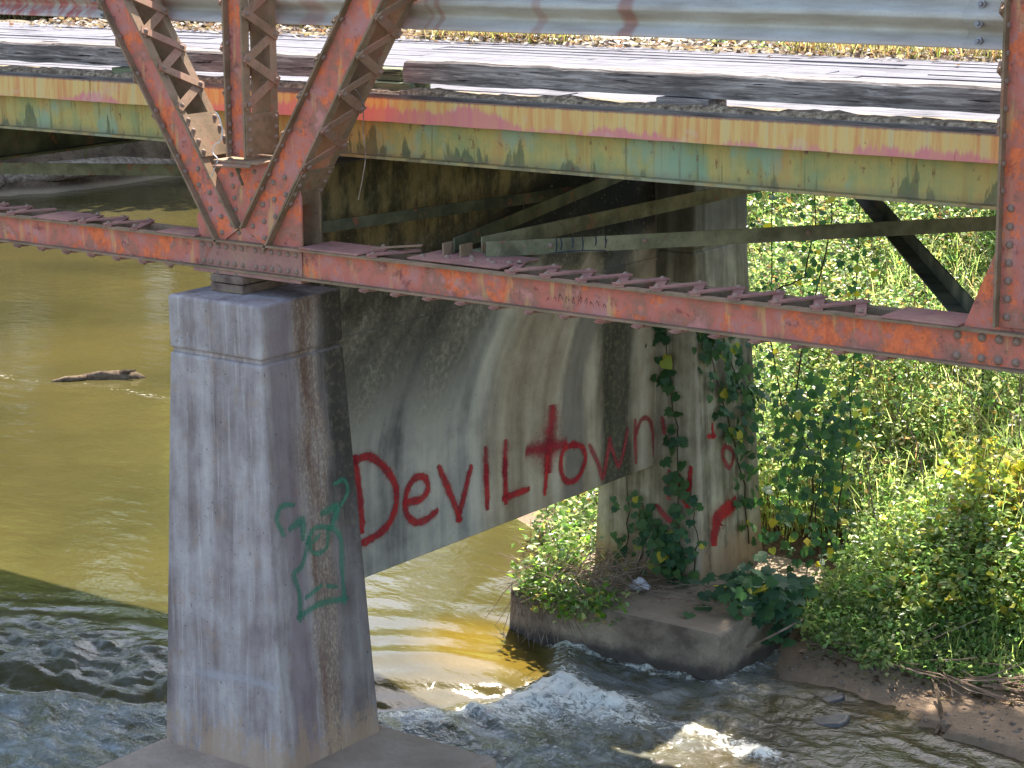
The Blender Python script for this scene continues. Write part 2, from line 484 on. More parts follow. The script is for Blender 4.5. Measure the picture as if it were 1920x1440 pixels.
def mat_flash():
    g = G('yellow_streaked_tin', 0.6, 0.35)
    x, y, z = g.xyz()
    st = g.noise((16, 4, 1.0), 5, 0.6)
    st2 = g.noise((42, 4, 2.0), 4, 0.6, (4, 1, 1))
    base = g.ramp(st, [(0.32, lin((204, 182, 126))), (0.46, lin((218, 182, 108))), (0.58, lin((214, 158, 90))), (0.7, lin((206, 132, 82)))])
    base = g.mix(g.mat('MULTIPLY', g.step(st2, 0.55, 0.7), 0.55), base, lin((206, 116, 62)))
    big = g.noise((1.5, 1, 0.4), 3, 0.5, (2, 0, 5))
    edge = g.mat('ADD', 0.735, g.mat('ADD', g.mat('MULTIPLY', g.mat('SUBTRACT', big, 0.40), 0.42), g.mat('MULTIPLY', g.mat('SUBTRACT', st2, 0.5), 0.12)))
    pink = g.mat('SUBTRACT', 1.0, g.step(g.mat('SUBTRACT', z, edge), -0.006, 0.03))
    base = g.mix(g.mat('MULTIPLY', pink, 0.9), base, g.mix(g.step(st, 0.4, 0.6), lin((212, 122, 122)), lin((214, 138, 118))))
    pale = g.step(g.noise((3, 3, 5), 4, 0.6, (5, 5, 8)), 0.6, 0.66)
    base = g.mix(g.mat('MULTIPLY', pale, 0.22), base, lin((208, 188, 172)))
    base = g.mix(g.mat('MULTIPLY', g.step(g.noise((30, 8, 18), 4, 0.75, (7, 7, 7)), 0.66, 0.72), 0.75), base, lin((128, 62, 66)))
    top = g.step(g.mat('ADD', z, g.mat('MULTIPLY', st2, 0.02)), 0.882, 0.895)
    base = g.mix(g.mat('MULTIPLY', top, 0.8), base, lin((122, 84, 88)))
    base = g.mix(1.0, base, (0.9, 0.88, 0.9), 'MULTIPLY')
    return g.color(base)

def mat_wood(name, c0, c1, c2, axis='x', scale=1.0):
    g = G(name, 0.9, 0.15)
    s = (2.6, 30, 40) if axis == 'x' else (30, 2.6, 40)
    s = tuple(v * scale for v in s)
    gr = g.noise(s, 6, 0.7, dist=0.8)
    bl = g.noise((2.2, 2.2, 4), 4, 0.6, (1, 2, 3))
    base = g.ramp(gr, [(0.32, c0), (0.5, c1), (0.68, c2)])
    base = g.mix(g.mat('MULTIPLY', g.step(bl, 0.52, 0.68), 0.5), base, c0)
    crack = g.step(g.noise((s[0] * 1.4, s[1] * 1.3, s[2] * 1.3), 3, 0.6, (8, 8, 8)), 0.62, 0.7)
    base = g.mix(crack, base, tuple(v * 0.25 for v in c0))
    g.put(g.b.inputs['Base Color'], base)
    g.bump(g.mat('SUBTRACT', gr, g.mat('MULTIPLY', crack, 0.8)), 0.008, 0.7)
    return g.m

def mat_plain(name, cols, scale=12, rough=0.8, spec=0.3, metal=0.0, bump=0.003, aniso=(1, 1, 1)):
    g = G(name, rough, spec)
    n = g.noise(tuple(scale * a for a in aniso), 5, 0.65)
    k = len(cols)
    base = g.ramp(n, [(0.32 + 0.36 * i / max(k - 1, 1), c) for i, c in enumerate(cols)])
    g.b.inputs['Metallic'].default_value = metal
    g.put(g.b.inputs['Base Color'], base)
    g.bump(n, bump, 0.6)
    return g.m

def mat_galv():
    g = G('galvanised_steel', 0.62, 0.3)
    g.b.inputs['Metallic'].default_value = 0.12
    x, y, z = g.xyz()
    n = g.noise((2, 9, 9), 5, 0.6)
    sp = g.noise((60, 60, 60), 3, 0.7)
    base = g.ramp(n, [(0.3, lin((162, 152, 138))), (0.5, lin((186, 180, 168))), (0.7, lin((202, 198, 188)))])
    base = g.mix(g.mat('MULTIPLY', g.step(sp, 0.5, 0.7), 0.25), base, lin((140, 136, 132)))
    # brown grime that settles on the underside ledge
    gr = g.mat('MULTIPLY', g.band(z, 1.405, 0.045), g.step(g.noise((1.2, 1, 3), 4, 0.6), 0.3, 0.6))
    base = g.mix(g.mat('MULTIPLY', gr, 0.5), base, lin((150, 132, 98)))
    base = g.mix(g.mat('MULTIPLY', g.mat('SUBTRACT', 1.0, g.step(z, 1.325, 1.37)), 0.45), base, lin((184, 158, 142)))
    # rust runs at a few bolt places
    wx = g.mat('ADD', x, g.mat('MULTIPLY', g.mat('SUBTRACT', g.noise((6, 6, 14), 3, 0.6), 0.5), 0.05))
    for cx, w, k in ((2.62, 0.07, 0.6), (2.02, 0.05, 0.35), (1.30, 0.028, 0.4), (1.22, 0.02, 0.3), (0.3, 0.12, 0.4)):
        base = g.mix(g.mat('MULTIPLY', g.band(wx, cx, w), k), base, lin((150, 82, 62)))
    left = g.mat('SUBTRACT', 1.0, g.step(g.mat('ADD', x, n), -1.3, -0.9))
    base = g.mix(g.mat('MULTIPLY', left, g.step(g.noise((14, 6, 5), 4, 0.7), 0.38, 0.6)), base, lin((170, 98, 86)))
    return g.color(base)

def mat_ground():
    g = G('river_bank_soil', 0.95, 0.2)
    a = g.noise((1.6, 1.6, 1.6), 6, 0.6)
    f = g.noise((18, 18, 18), 6, 0.7)
    base = g.ramp(a, [(0.35, lin((70, 54, 42))), (0.5, lin((98, 78, 60))), (0.66, lin((122, 100, 80)))])
    base = g.mix(g.mat('MULTIPLY', g.step(f, 0.48, 0.66), 0.6), base, lin((56, 44, 34)))
    z = g.xyz()[2]
    sand = g.mat('SUBTRACT', 1.0, g.step(g.mat('ADD', z, g.mat('MULTIPLY', a, 0.1)), -3.56, -3.46))
    base = g.mix(g.mat('MULTIPLY', sand, 0.8), base, g.mix(f, lin((126, 104, 84)), lin((170, 148, 124))))
    g.put(g.b.inputs['Base Color'], base)
    g.bump(g.mat('ADD', f, a), 0.04, 0.7)
    return g.m

def mat_water():
    g = G('muddy_river_water', 0.07, 0.5)
    g.b.inputs['IOR'].default_value = 1.33
    at = g.n('ShaderNodeAttribute', attribute_name='foam').outputs['Fac']
    tb = g.n('ShaderNodeAttribute', attribute_name='turb').outputs['Fac']
    n1 = g.noise((0.35, 0.35, 0.35), 4, 0.55)
    col = g.ramp(n1, [(0.35, (0.044, 0.039, 0.014)), (0.5, (0.058, 0.049, 0.017)), (0.65, (0.072, 0.058, 0.019))])
    col = g.mix(g.mat('MULTIPLY', tb, 0.8), col, g.ramp(g.noise((2.2, 4, 3), 4, 0.6, dist=1.5), [(0.36, (0.10, 0.092, 0.05)), (0.55, (0.19, 0.20, 0.18)), (0.70, (0.32, 0.34, 0.34))]))
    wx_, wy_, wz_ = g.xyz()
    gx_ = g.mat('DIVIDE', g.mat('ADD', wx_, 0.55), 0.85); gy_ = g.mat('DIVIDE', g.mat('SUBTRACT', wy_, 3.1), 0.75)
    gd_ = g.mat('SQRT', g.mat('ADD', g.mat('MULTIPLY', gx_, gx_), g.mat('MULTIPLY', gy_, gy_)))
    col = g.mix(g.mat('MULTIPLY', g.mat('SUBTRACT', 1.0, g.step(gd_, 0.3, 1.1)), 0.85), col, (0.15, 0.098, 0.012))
    shm = g.mat('MULTIPLY', g.step(wx_, 1.2, 2.2), g.mat('SUBTRACT', 1.0, g.step(wx_, 9, 14)))
    col = g.mix(g.mat('MULTIPLY', shm, 0.8), col, (0.05, 0.036, 0.016))
    fn = g.noise((14, 22, 16), 7, 0.75, dist=1.0)
    fo = g.step(g.mat('ADD', at, g.mat('MULTIPLY', g.mat('SUBTRACT', fn, 0.5), 2.6)), 0.42, 0.95)
    col = g.mix(fo, col, (0.82, 0.80, 0.70))
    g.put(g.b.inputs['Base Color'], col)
    g.put(g.b.inputs['Roughness'], g.mat('ADD', 0.05, g.mat('MULTIPLY', fo, 0.5)))
    w1 = g.noise((2.4, 4.6, 1), 3, 0.5, rough=0.5) if False else g.noise((2.4, 4.6, 1), 3, 0.5)
    w2 = g.noise((9, 9, 1), 4, 0.6, (3, 3, 0), dist=0.6)
    w3 = g.noise((26, 26, 1), 3, 0.6, (3, 3, 0), dist=0.6)
    h = g.mat('ADD', g.mat('MULTIPLY', w1, 0.009), g.mat('MULTIPLY', g.mat('ADD', g.mat('MULTIPLY', w2, 0.028), g.mat('MULTIPLY', w3, 0.011)), g.mat('ADD', 0.06, tb)))
    bp = g.n('ShaderNodeBump')
    bp.inputs['Strength'].default_value = 1.0
    bp.inputs['Distance'].default_value = 1.0
    g.put(bp.inputs['Height'], h)
    g.put(g.b.inputs['Normal'], bp.outputs[0])
    return g.m

def mat_leaf(name, trans=0.5, rough=0.45):
    mm = bpy.data.materials.new(name); mm.use_nodes = True
    t = mm.node_tree; t.nodes.clear()
    at = t.nodes.new('ShaderNodeAttribute'); at.attribute_name = 'Col'
    p = t.nodes.new('ShaderNodeBsdfPrincipled'); p.inputs['Roughness'].default_value = rough
    p.inputs['Specular IOR Level'].default_value = 0.55
    tr = t.nodes.new('ShaderNodeBsdfTranslucent')
    hs = t.nodes.new('ShaderNodeMix'); hs.data_type = 'RGBA'; hs.blend_type = 'MULTIPLY'; hs.inputs[0].default_value = 1
    hs.inputs[7].default_value = (1.65, 1.75, 1.25, 1)
    mx = t.nodes.new('ShaderNodeMixShader'); mx.inputs[0].default_value = trans
    o = t.nodes.new('ShaderNodeOutputMaterial')
    t.links.new(at.outputs[0], p.inputs['Base Color']); t.links.new(at.outputs[0], hs.inputs[6]); t.links.new(hs.outputs[2], tr.inputs[0])
    t.links.new(p.outputs[0], mx.inputs[1]); t.links.new(tr.outputs[0], mx.inputs[2]); t.links.new(mx.outputs[0], o.inputs[0])
    return mm

def mat_spray(name, col, col2, soft=0.35, op=0.95):
    g = G(name, 0.7, 0.3)
    uv = g.n('ShaderNodeUVMap', uv_map='stroke').outputs[0]
    s = g.n('ShaderNodeSeparateXYZ'); g.put(s.inputs[0], uv)
    ac = g.mat('ABSOLUTE', g.mat('SUBTRACT', g.mat('MULTIPLY', s.outputs[1], 2.0), 1.0))
    n = g.noise((30, 30, 30), 4, 0.7)
    n2 = g.noise((5, 5, 5), 3, 0.6)
    g.put(g.b.inputs['Base Color'], g.mix(g.step(n2, 0.4, 0.6), col, col2))
    e = g.mat('ADD', ac, g.mat('MULTIPLY', g.mat('SUBTRACT', n, 0.5), 0.28))
    n3 = g.noise((90, 90, 90), 2, 0.6, (4, 4, 4))
    core = g.mat('MULTIPLY', g.mat('SUBTRACT', 1.0, g.step(e, 0.54 * (1.0 - soft), 0.60)), op)
    core = g.mat('MULTIPLY', core, g.mat('ADD', 0.72, g.mat('MULTIPLY', g.step(n3, 0.36, 0.55), 0.28)))
    halo = g.mat('MULTIPLY', g.mat('MULTIPLY', g.mat('SUBTRACT', 1.0, g.step(ac, 0.35, 0.98)), g.step(n3, 0.38, 0.7)), 0.42 * op)
    a = g.mat('MAXIMUM', core, halo)
    g.put(g.b.inputs['Alpha'], a)
    return g.m

M = dict(
    concrete=mat_concrete(),
    foot1=mat_footing('footing_concrete_pinkish', lin((124, 102, 86)), lin((154, 130, 112)), lin((174, 152, 134))),
    foot2=mat_footing('footing_concrete_brown', lin((92, 80, 68)), lin((124, 110, 94)), lin((150, 134, 114))),
    web=mat_redweb(),
    flange=mat_dirtysteel('brown_grimy_steel', lin((112, 94, 70)), lin((138, 114, 88)), lin((156, 122, 98))),
    lace=mat_dirtysteel('tan_grimy_steel', lin((132, 106, 82)), lin((150, 118, 94)), lin((160, 116, 98))),
    pink=mat_dirtysteel('pinkish_grimy_steel', lin((132, 98, 86)), lin((158, 112, 100)), lin((164, 124, 104))),
    brace=mat_dirtysteel('green_grimy_steel', lin((84, 82, 60)), lin((116, 112, 84)), lin((140, 134, 102))),
    darkbrace=mat_dirtysteel('dark_grimy_steel', lin((62, 64, 48)), lin((86, 86, 64)), lin((112, 106, 80))),
    girder=mat_girder(), flash=mat_flash(), galv=mat_galv(),
    curb=mat_wood('weathered_black_timber', lin((72, 66, 64)), lin((124, 116, 112)), lin((186, 178, 172))),
    plank=mat_wood('grey_deck_plank', lin((72, 70, 76)), lin((104, 102, 108)), lin((132, 130, 134)), 'x', 0.7),
    edge=mat_wood('grey_edge_board', lin((66, 60, 58)), lin((98, 92, 88)), lin((130, 124, 116))),
    block=mat_wood('mossy_timber_block', lin((70, 76, 58)), lin((108, 116, 88)), lin((140, 138, 116))),
    dirt=mat_plain('grey_road_dirt', [lin((70, 60, 50)), lin((120, 106, 88)), lin((168, 154, 130))], 30, 0.95, 0.1, bump=0.01),
    rivet=mat_plain('grimy_rivet', [lin((120, 96, 82)), lin((156, 128, 110))], 40, 0.75),
    bolt=mat_plain('grey_bolt', [lin((120, 116, 116)), lin((170, 168, 168))], 40, 0.5, 0.5, 0.4),
    bear=mat_plain('rusty_bearing_steel', [lin((92, 72, 62)), lin((126, 104, 88)), lin((136, 118, 88))], 9, 0.8),
    soil=mat_ground(), water=mat_water(),
    leaf=mat_leaf('leaf_tissue', 0.62, 0.3), ivy=mat_leaf('ivy_leaf_tissue', 0.42, 0.62), dry=mat_leaf('dry_grass_tissue', 0.6, 0.45),
    bark=mat_plain('grey_bark', [lin((64, 52, 42)), lin((98, 82, 66)), lin((124, 108, 90))], 16, 0.9, 0.1, bump=0.01),
    drift=mat_plain('bleached_driftwood', [lin((92, 74, 62)), lin((134, 114, 98)), lin((164, 146, 128))], 14, 0.9, 0.1, bump=0.01, aniso=(0.3, 1, 1)),
    stem=mat_plain('vine_stem', [lin((56, 46, 32)), lin((92, 78, 54))], 30, 0.9, 0.1),
    stone=mat_plain('dark_wet_stone', [lin((52, 50, 50)), lin((86, 84, 84))], 12, 0.45, 0.5, bump=0.008),
    peb=mat_plain('brown_pebble', [lin((84, 72, 62)), lin((118, 104, 92)), lin((148, 134, 120))], 9, 0.8, 0.3),
    string=mat_plain('white_string', [lin((190, 186, 180)), lin((216, 212, 206))], 60, 0.9),
    plastic=mat_plain('grey_plastic_film', [lin((150, 146, 146)), lin((200, 196, 198))], 20, 0.4, 0.5),
    red=mat_spray('red_spray_paint', lin((150, 22, 34)), lin((178, 34, 36)), 0.5, 0.86),
    redsoft=mat_spray('soft_red_spray_paint', lin((146, 26, 40)), lin((166, 32, 44)), 1.0, 0.85),
    redthin=mat_spray('thin_red_spray_paint', lin((148, 52, 56)), lin((168, 62, 62)), 0.6, 0.75),
    green=mat_spray('green_spray_paint', lin((58, 128, 98)), lin((72, 144, 112)), 0.7, 0.6),
    white=mat_spray('white_smear', lin((196, 192, 192)), lin((180, 176, 176)), 0.7, 0.42),
    black=mat_spray('dark_marker', lin((66, 34, 34)), lin((50, 30, 36)), 0.6, 0.8),
    blue=mat_spray('blue_black_paint', lin((40, 44, 60)), lin((54, 60, 82)), 0.5, 0.9),
)

# ------------------------------------------------------------------ ground and river
ter = gridmesh('ground', graded(-190, -7, 7, 190, 0.12, 1.09), graded(-190, 3, 12, 190, 0.12, 1.09), terrain, M['soil'])
tag(ter, kind='structure')

JUMP = [(-14, -4.4), (-6, -0.9), (-3.3, 0.42), (-2.2, 0.85), (-1.2, 1.35), (-0.6, 1.75), (-0.2, 2.15), (0.0, 2.6), (-0.05, 2.95), (-0.35, 3.35), (-0.66, 3.7), (-0.78, 4.3), (-0.8, 9)]
def river(x, y):
    d, arc, side = polydist(x, y, JUMP)
    s = np.where(side < 0, d, -d)                     # positive downstream
    wob = (fbm(x * 1.4, y * 1.4, 3, 2) - 0.5) * 0.35
    sw = s + wob * sstep(np.abs(x + 1), 0.3, 1.2)
    z = WATER_U + (WATER_D - WATER_U) * sstep(sw + 0.5 * (fbm(x * 0.8, y * 0.8, 3, 15) - 0.5), -0.8, 0.2)
    # dip before the jump, bulge after it
    reach = sstep(x, -7, -3) * (1 - sstep(x, 1.6, 3.2))
    z = z - 0.035 * np.exp(-((sw - 0.05) / 0.12) ** 2) * reach + 0.035 * np.exp(-((sw - 0.33) / 0.16) ** 2) * reach
    down = sstep(sw, 0.02, 0.3)
    shallow = sstep(x, 1.2, 2.6)
    turb = down * (1 - 0.35 * shallow) * (0.7 + 0.3 * sstep(sw, 3.5, 0.3))
    fa = x * 0.93 - y * 0.37; fb_ = x * 0.37 + y * 0.93           # along and across the fast current
    wx_ = fbm(fa * 0.9, fb_ * 0.9, 2, 8) * 1.2
    rid = lambda k, sx, sy, sd: 1 - np.abs(2 * fbm(fa * sx + wx_, fb_ * sy + wx_ * 0.6, 2, sd) - 1)
    t = (rid(0, 1.7, 3.4, 21) - 0.7) * 0.075 + (rid(0, 4.2, 7.5, 31) - 0.7) * 0.030 + (rid(0, 10, 15, 37) - 0.7) * 0.013
    z = z + t * turb
    # ridge-like ripples, crests across the current
    fl = (0.50, -0.866)
    a = x * fl[0] + y * fl[1]; c = x * fl[1] - y * fl[0]
    env = sstep(a, -4.6, -2.0) * (1 - down)
    ph = a * 2 * math.pi / 0.42 + 2.2 * (fbm(a * 0.5, c * 0.45, 3, 41)) * 2 * math.pi * 0.55
    rip = np.sin(ph) * 0.6 + (fbm(a * 2.6, c * 0.9, 4, 51) - 0.5) * 2.0
    z = z + rip * 0.011 * env
    far = 1 - env
    z = z + (fbm(a * 0.9, c * 0.5, 3, 61) - 0.5) * 0.010 * far * (1 - down) * (0.3 + 1.2 * fbm(x * 0.25, y * 0.25, 2, 63))
    # rough patch just above the jump on the left
    pt = np.exp(-((x + 3.0) / 1.3) ** 2 - ((y - 1.15) / 0.45) ** 2)
    z = z + (fbm(x * 5, y * 9, 4, 71) - 0.5) * 0.10 * pt
    turb = np.clip(turb * (1 - 0.25 * shallow) + 0.4 * pt + 0.05 * env, 0, 1)
    # wake behind the snag
    wk = np.exp(-((x + 10.6) / 1.6) ** 2 - ((y - 7.15) / 0.3) ** 2)
    z = z + (fbm(x * 4, y * 6, 3, 81) - 0.5) * 0.05 * wk
    foam = 0.0 * x
    for cx, cy, rx, ry, k in ((0.28, 2.84, 0.30, 0.17, 0.95), (0.75, 2.84, 0.34, 0.14, 0.75), (0.45, 2.5, 0.6, 0.25, 0.5), (0.3, 2.1, 0.5, 0.2, 0.38), (2.12, 2.62, 0.3, 0.13, 0.95), (1.6, 2.72, 0.28, 0.10, 0.6), (1.1, 2.6, 0.3, 0.14, 0.45), (-0.25, 1.75, 0.4, 0.12, 0.4), (-9.2, 7.55, 1.0, 0.1, 0.45), (-11.6, 7.3, 1.2, 0.12, 0.45)):
        foam = foam + k * np.exp(-((x - cx) / rx) ** 2 - ((y - cy) / ry) ** 2)
    foam = foam + 0.30 * np.exp(-((sw - 0.22) / 0.13) ** 2) * reach * sstep(x, -2.4, -0.6) + 0.25 * down * (1 - shallow) * sstep(sw, 2.4, 0.2)
    for (ax, bx, ay, by) in ((-0.66, 1.42, -1.5, 0.69), (-0.80, 1.24, 3.56, 5.75)):
        dr = np.hypot(np.maximum(np.maximum(ax - x, x - bx), 0), np.maximum(np.maximum(ay - y, y - by), 0))
        foam = foam + 0.5 * np.exp(-(dr / 0.07) ** 2) * (0.4 + 0.9 * fbm(x * 4, y * 4, 2, 33)) * (0.35 + 0.65 * down)
    z = z + foam * (fbm(x * 11, y * 11, 4, 91) - 0.35) * 0.12 * sstep(foam, 0.35, 0.8)
    return z, {'foam': np.clip(foam, 0, 1), 'turb': turb}
wat = gridmesh('river_water', graded(-190, -5.5, 4.6, 190, 0.032, 1.05), graded(-190, -1.4, 6.5, 190, 0.032, 1.05), river, M['water'])
tag(wat, kind='structure')

# ------------------------------------------------------------------ pier
pier = thing('bridge_pier', (0, 2.4, -3.7), 'stained grey concrete pier with two columns, a wall between and painted words', 'pier')
def frustum(name, z0, r0, z1, r1, mat, parent, bw=0.03):
    (a0, b0, c0, d0), (a1, b1, c1, d1) = r0, r1
    v = [(a0, c0, z0), (b0, c0, z0), (b0, d0, z0), (a0, d0, z0), (a1, c1, z1), (b1, c1, z1), (b1, d1, z1), (a1, d1, z1)]
    return bevel(mk(name, v, BOXF, mat, parent), bw, 3)
def column(y0, y1, zb, dz=0.0):
    # shaft, then the cap above a recessed groove
    sh = frustum('column', zb, (-0.575, 0.475, y0 - 0.10, y1 + 0.10), -0.69, (-0.455, 0.345, y0, y1), M['concrete'], pier, 0.022)
    frustum('groove', -0.69, (-0.435, 0.325, y0 + 0.02, y1 - 0.02), -0.665, (-0.435, 0.325, y0 + 0.02, y1 - 0.02), M['concrete'], sh, 0.002)
    frustum('cap_block', -0.665, (-0.455, 0.345, y0, y1), -0.325 + dz, (-0.452, 0.343, y0 + 0.002, y1 - 0.002), M['concrete'], sh, 0.022)
    return sh
column(-0.28, 0.47, -3.34)
column(4.60, 5.40, -3.45, 0.30)
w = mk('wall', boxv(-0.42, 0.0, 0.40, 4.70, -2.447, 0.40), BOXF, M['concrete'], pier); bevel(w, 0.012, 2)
bevel(mk('back_wall', boxv(-0.42, -0.001, 4.71, 5.35, -0.03, 0.40), BOXF, M['concrete'], pier), 0.012, 2)
mk('joint_ledge', boxv(-0.01, 0.010, 0.45, 4.66, -0.765, -0.745), BOXF, M['concrete'], w)
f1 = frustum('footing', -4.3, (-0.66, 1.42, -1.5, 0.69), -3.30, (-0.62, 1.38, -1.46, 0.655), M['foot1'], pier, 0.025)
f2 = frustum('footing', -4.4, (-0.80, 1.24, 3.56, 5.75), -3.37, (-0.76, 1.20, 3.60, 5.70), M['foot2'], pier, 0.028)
for f, sd in ((f1, 3), (f2, 4)):
    s = f.modifiers.new('sub', 'SUBSURF'); s.subdivision_type = 'SIMPLE'; s.levels = s.render_levels = 4
    tx = bpy.data.textures.new('chips', 'CLOUDS'); tx.noise_scale = 0.35
    dm = f.modifiers.new('wear', 'DISPLACE'); dm.texture = tx; dm.strength = 0.012; dm.texture_coords = 'LOCAL'

# painted strokes: ribbons that lie 3 mm off the concrete
def ribbon(name, pts, width, mat, to3, parent, label=None, rise=0.0):
    P = [np.array(p, float) for p in pts]
    # smooth with Catmull-Rom
    Q = []
    for i in range(len(P) - 1):
        p0, p1, p2, p3 = P[max(i - 1, 0)], P[i], P[i + 1], P[min(i + 2, len(P) - 1)]
        for t in np.linspace(0, 1, 7)[:-1]:
            Q.append(0.5 * (2 * p1 + (p2 - p0) * t + (2 * p0 - 5 * p1 + 4 * p2 - p3) * t * t + (3 * p1 - p0 - 3 * p2 + p3) * t ** 3))
    Q.append(P[-1])
    Q = np.array(Q)
    T = np.gradient(Q, axis=0); T /= np.linalg.norm(T, axis=1)[:, None] + 1e-9
    Nn = np.stack([-T[:, 1], T[:, 0]], 1)
    Q[0] -= T[0] * width * 0.4; Q[-1] += T[-1] * width * 0.4
    v, f, uv = [], [], []
    n = len(Q)
    for i in range(n):
        wob = 1 + 0.10 * math.sin(i * 0.9 + len(pts)) + 0.06 * math.sin(i * 2.3)
        end = 1.0 if 0 < i < n - 1 else 0.55
        for k in (-1, 0, 1):
            q = Q[i] + Nn[i] * k * width / 2 * wob * end
            v.append(to3(q[0], q[1], rise * i / n) if rise else to3(*q))
    for i in range(n - 1):
        for k in (0, 1):
            f.append((i * 3 + k, i * 3 + k + 1, i * 3 + k + 4, i * 3 + k + 3)); uv += [(0, k / 2), (0, (k + 1) / 2), (0, (k + 1) / 2), (0, k / 2)]
    me = bpy.data.meshes.new(name); me.from_pydata([tuple(q) for q in v], [], f)
    l = me.uv_layers.new(name='stroke')
    for i, q in enumerate(uv): l.data[i].uv = q
    me.materials.append(mat); me.update()
    o = link(bpy.data.objects.new(name, me), parent)
    if label: o['label'] = label
    return o
WORDS = [
    ('red', 0.085, [(0.928, -1.614), (0.951, -1.743), (0.971, -1.921), (0.979, -2.073)]),
    ('red', 0.085, [(0.939, -1.598), (1.08, -1.608), (1.224, -1.717), (1.327, -1.854), (1.34, -1.984), (1.283, -2.097), (1.167, -2.164), (0.981, -2.193)]),
    ('red', 0.080, [(1.457, -2.018), (1.611, -2.029), (1.682, -1.975), (1.656, -1.891), (1.559, -1.863), (1.471, -1.913), (1.434, -2.006), (1.453, -2.113), (1.547, -2.185), (1.664, -2.191), (1.744, -2.165)]),
    ('red', 0.085, [(1.824, -1.878), (1.908, -2.027), (2.023, -2.252)]),
    ('red', 0.080, [(2.023, -2.252), (2.088, -2.109), (2.155, -1.953)]),
    ('redsoft', 0.120, [(2.344, -1.875), (2.35, -2.037)]),
    ('red', 0.085, [(2.347, -1.996), (2.355, -2.239)]),
    ('redsoft', 0.130, [(2.577, -1.88), (2.569, -2.019)]),
    ('red', 0.085, [(2.57, -1.992), (2.574, -2.25)]),
    ('red', 0.080, [(2.578, -2.249), (2.818, -2.246)]),
    ('redsoft', 0.300, [(3.146, -1.831), (3.125, -2.019)]),
    ('redsoft', 0.240, [(2.957, -1.969), (3.216, -1.99)]),
    ('red', 0.070, [(3.102, -2.028), (3.081, -2.176), (3.063, -2.303)]),
    ('red', 0.070, [(3.446, -2.036), (3.312, -2.039), (3.264, -2.147), (3.299, -2.267), (3.396, -2.317), (3.513, -2.288), (3.586, -2.176), (3.544, -2.075), (3.435, -2.031)]),
    ('redthin', 0.070, [(3.658, -2.107), (3.752, -2.242), (3.823, -2.38), (3.873, -2.24), (3.911, -2.112)]),
    ('redthin', 0.060, [(3.911, -2.112), (3.971, -2.218), (4.044, -2.336), (4.12, -2.207), (4.158, -2.085)]),
    ('redthin', 0.060, [(4.287, -2.339), (4.275, -2.182), (4.271, -2.036)]),
    ('redthin', 0.060, [(4.283, -2.14), (4.346, -2.037), (4.436, -2.026), (4.512, -2.115), (4.546, -2.344)]),
]
FARNEAR = [
    ('redthin', 0.070, [(0.153, -2.497), (0.158, -2.66)]),
    ('red', 0.080, [(0.255, -2.526), (0.289, -2.639), (0.328, -2.706)]),
    ('red', 0.070, [(0.355, -2.437), (0.348, -2.57), (0.335, -2.676)]),
    ('redthin', 0.080, [(0.068, -2.794), (0.154, -2.862), (0.222, -2.888)]),
    ('redthin', 0.060, [(0.084, -2.065), (0.101, -2.136)]),
]
FARSIDE = [
    ('redthin', 0.060, [(4.936, -2.311), (4.904, -2.375), (5.002, -2.504), (5.074, -2.412), (5.013, -2.339), (4.944, -2.317)]),
    ('red', 0.200, [(4.763, -2.969), (4.802, -2.874), (4.971, -2.824)]),
    ('red', 0.060, [(4.719, -2.18), (4.78, -2.189)]),
    ('red', 0.050, [(4.766, -2.109), (4.772, -2.181)]),
]
DOODLE = [
    ('green', 0.060, [(-0.115, -1.596), (-0.203, -1.587), (-0.254, -1.654), (-0.212, -1.75)]),
    ('green', 0.090, [(-0.106, -1.736), (-0.029, -1.721), (-0.028, -1.796)]),
    ('green', 0.090, [(0.192, -1.716), (0.302, -1.708), (0.265, -1.781)]),
    ('green', 0.050, [(0.301, -1.555), (0.378, -1.549), (0.408, -1.627), (0.354, -1.691)]),
    ('green', 0.060, [(0.01, -1.858), (0.079, -1.794), (0.212, -1.827), (0.306, -1.909), (0.3, -2.098), (0.302, -2.32)]),
    ('green', 0.070, [(0.302, -2.32), (0.087, -2.29), (-0.105, -2.319)]),
    ('green', 0.060, [(-0.11, -2.324), (-0.105, -2.167), (-0.142, -2.04), (-0.063, -2.002), (0.01, -1.864)]),
    ('green', 0.050, [(0.198, -1.835), (0.172, -1.946), (0.071, -1.958), (0.024, -1.903), (0.101, -1.852)]),
    ('green', 0.060, [(-0.025, -2.212), (0.076, -2.181)]),
    ('green', 0.050, [(0.168, -2.2), (0.226, -2.216)]),
]
SMEAR = [
    ('white', 0.090, [(-0.228, -2.763), (0.022, -2.731), (0.209, -2.715), (0.402, -2.719)]),
]
DIGITS = [
    ('black', 0.012, [(-0.371, -0.577), (-0.397, -0.614), (-0.381, -0.647), (-0.35, -0.616), (-0.367, -0.58)]),
    ('black', 0.010, [(-0.28, -0.56), (-0.276, -0.628)]),
    ('black', 0.010, [(-0.225, -0.567), (-0.219, -0.621)]),
]
def lerp_face(z, zb, top, bot):
    t = min(max((z + 0.69) / (zb + 0.69), 0), 1)
    return top + (bot - top) * t
_off = [0.0]
def strokes(rows, fn, name, parent):
    for i, (m_, w_, pts) in enumerate(rows):
        e = 0.002 + 0.0006 * (i % 5)
        ribbon(name, pts, w_ * (1.4 if m_ == 'redsoft' else 1.5 if m_ == 'green' else 1.6), M[m_], lambda a, b, r=0.0, e=e: fn(a, b, e + r), parent, rise=0.0015)
strokes(WORDS, lambda a, b, e: (e, a, b), 'painted_letter', pier)
strokes(FARNEAR, lambda a, b, e: (a, lerp_face(b, -3.45, 4.60, 4.50) - e, b), 'painted_letter', pier)
strokes(FARSIDE, lambda a, b, e: (lerp_face(b, -3.45, 0.345, 0.475) + e, a, b), 'painted_mark', pier)
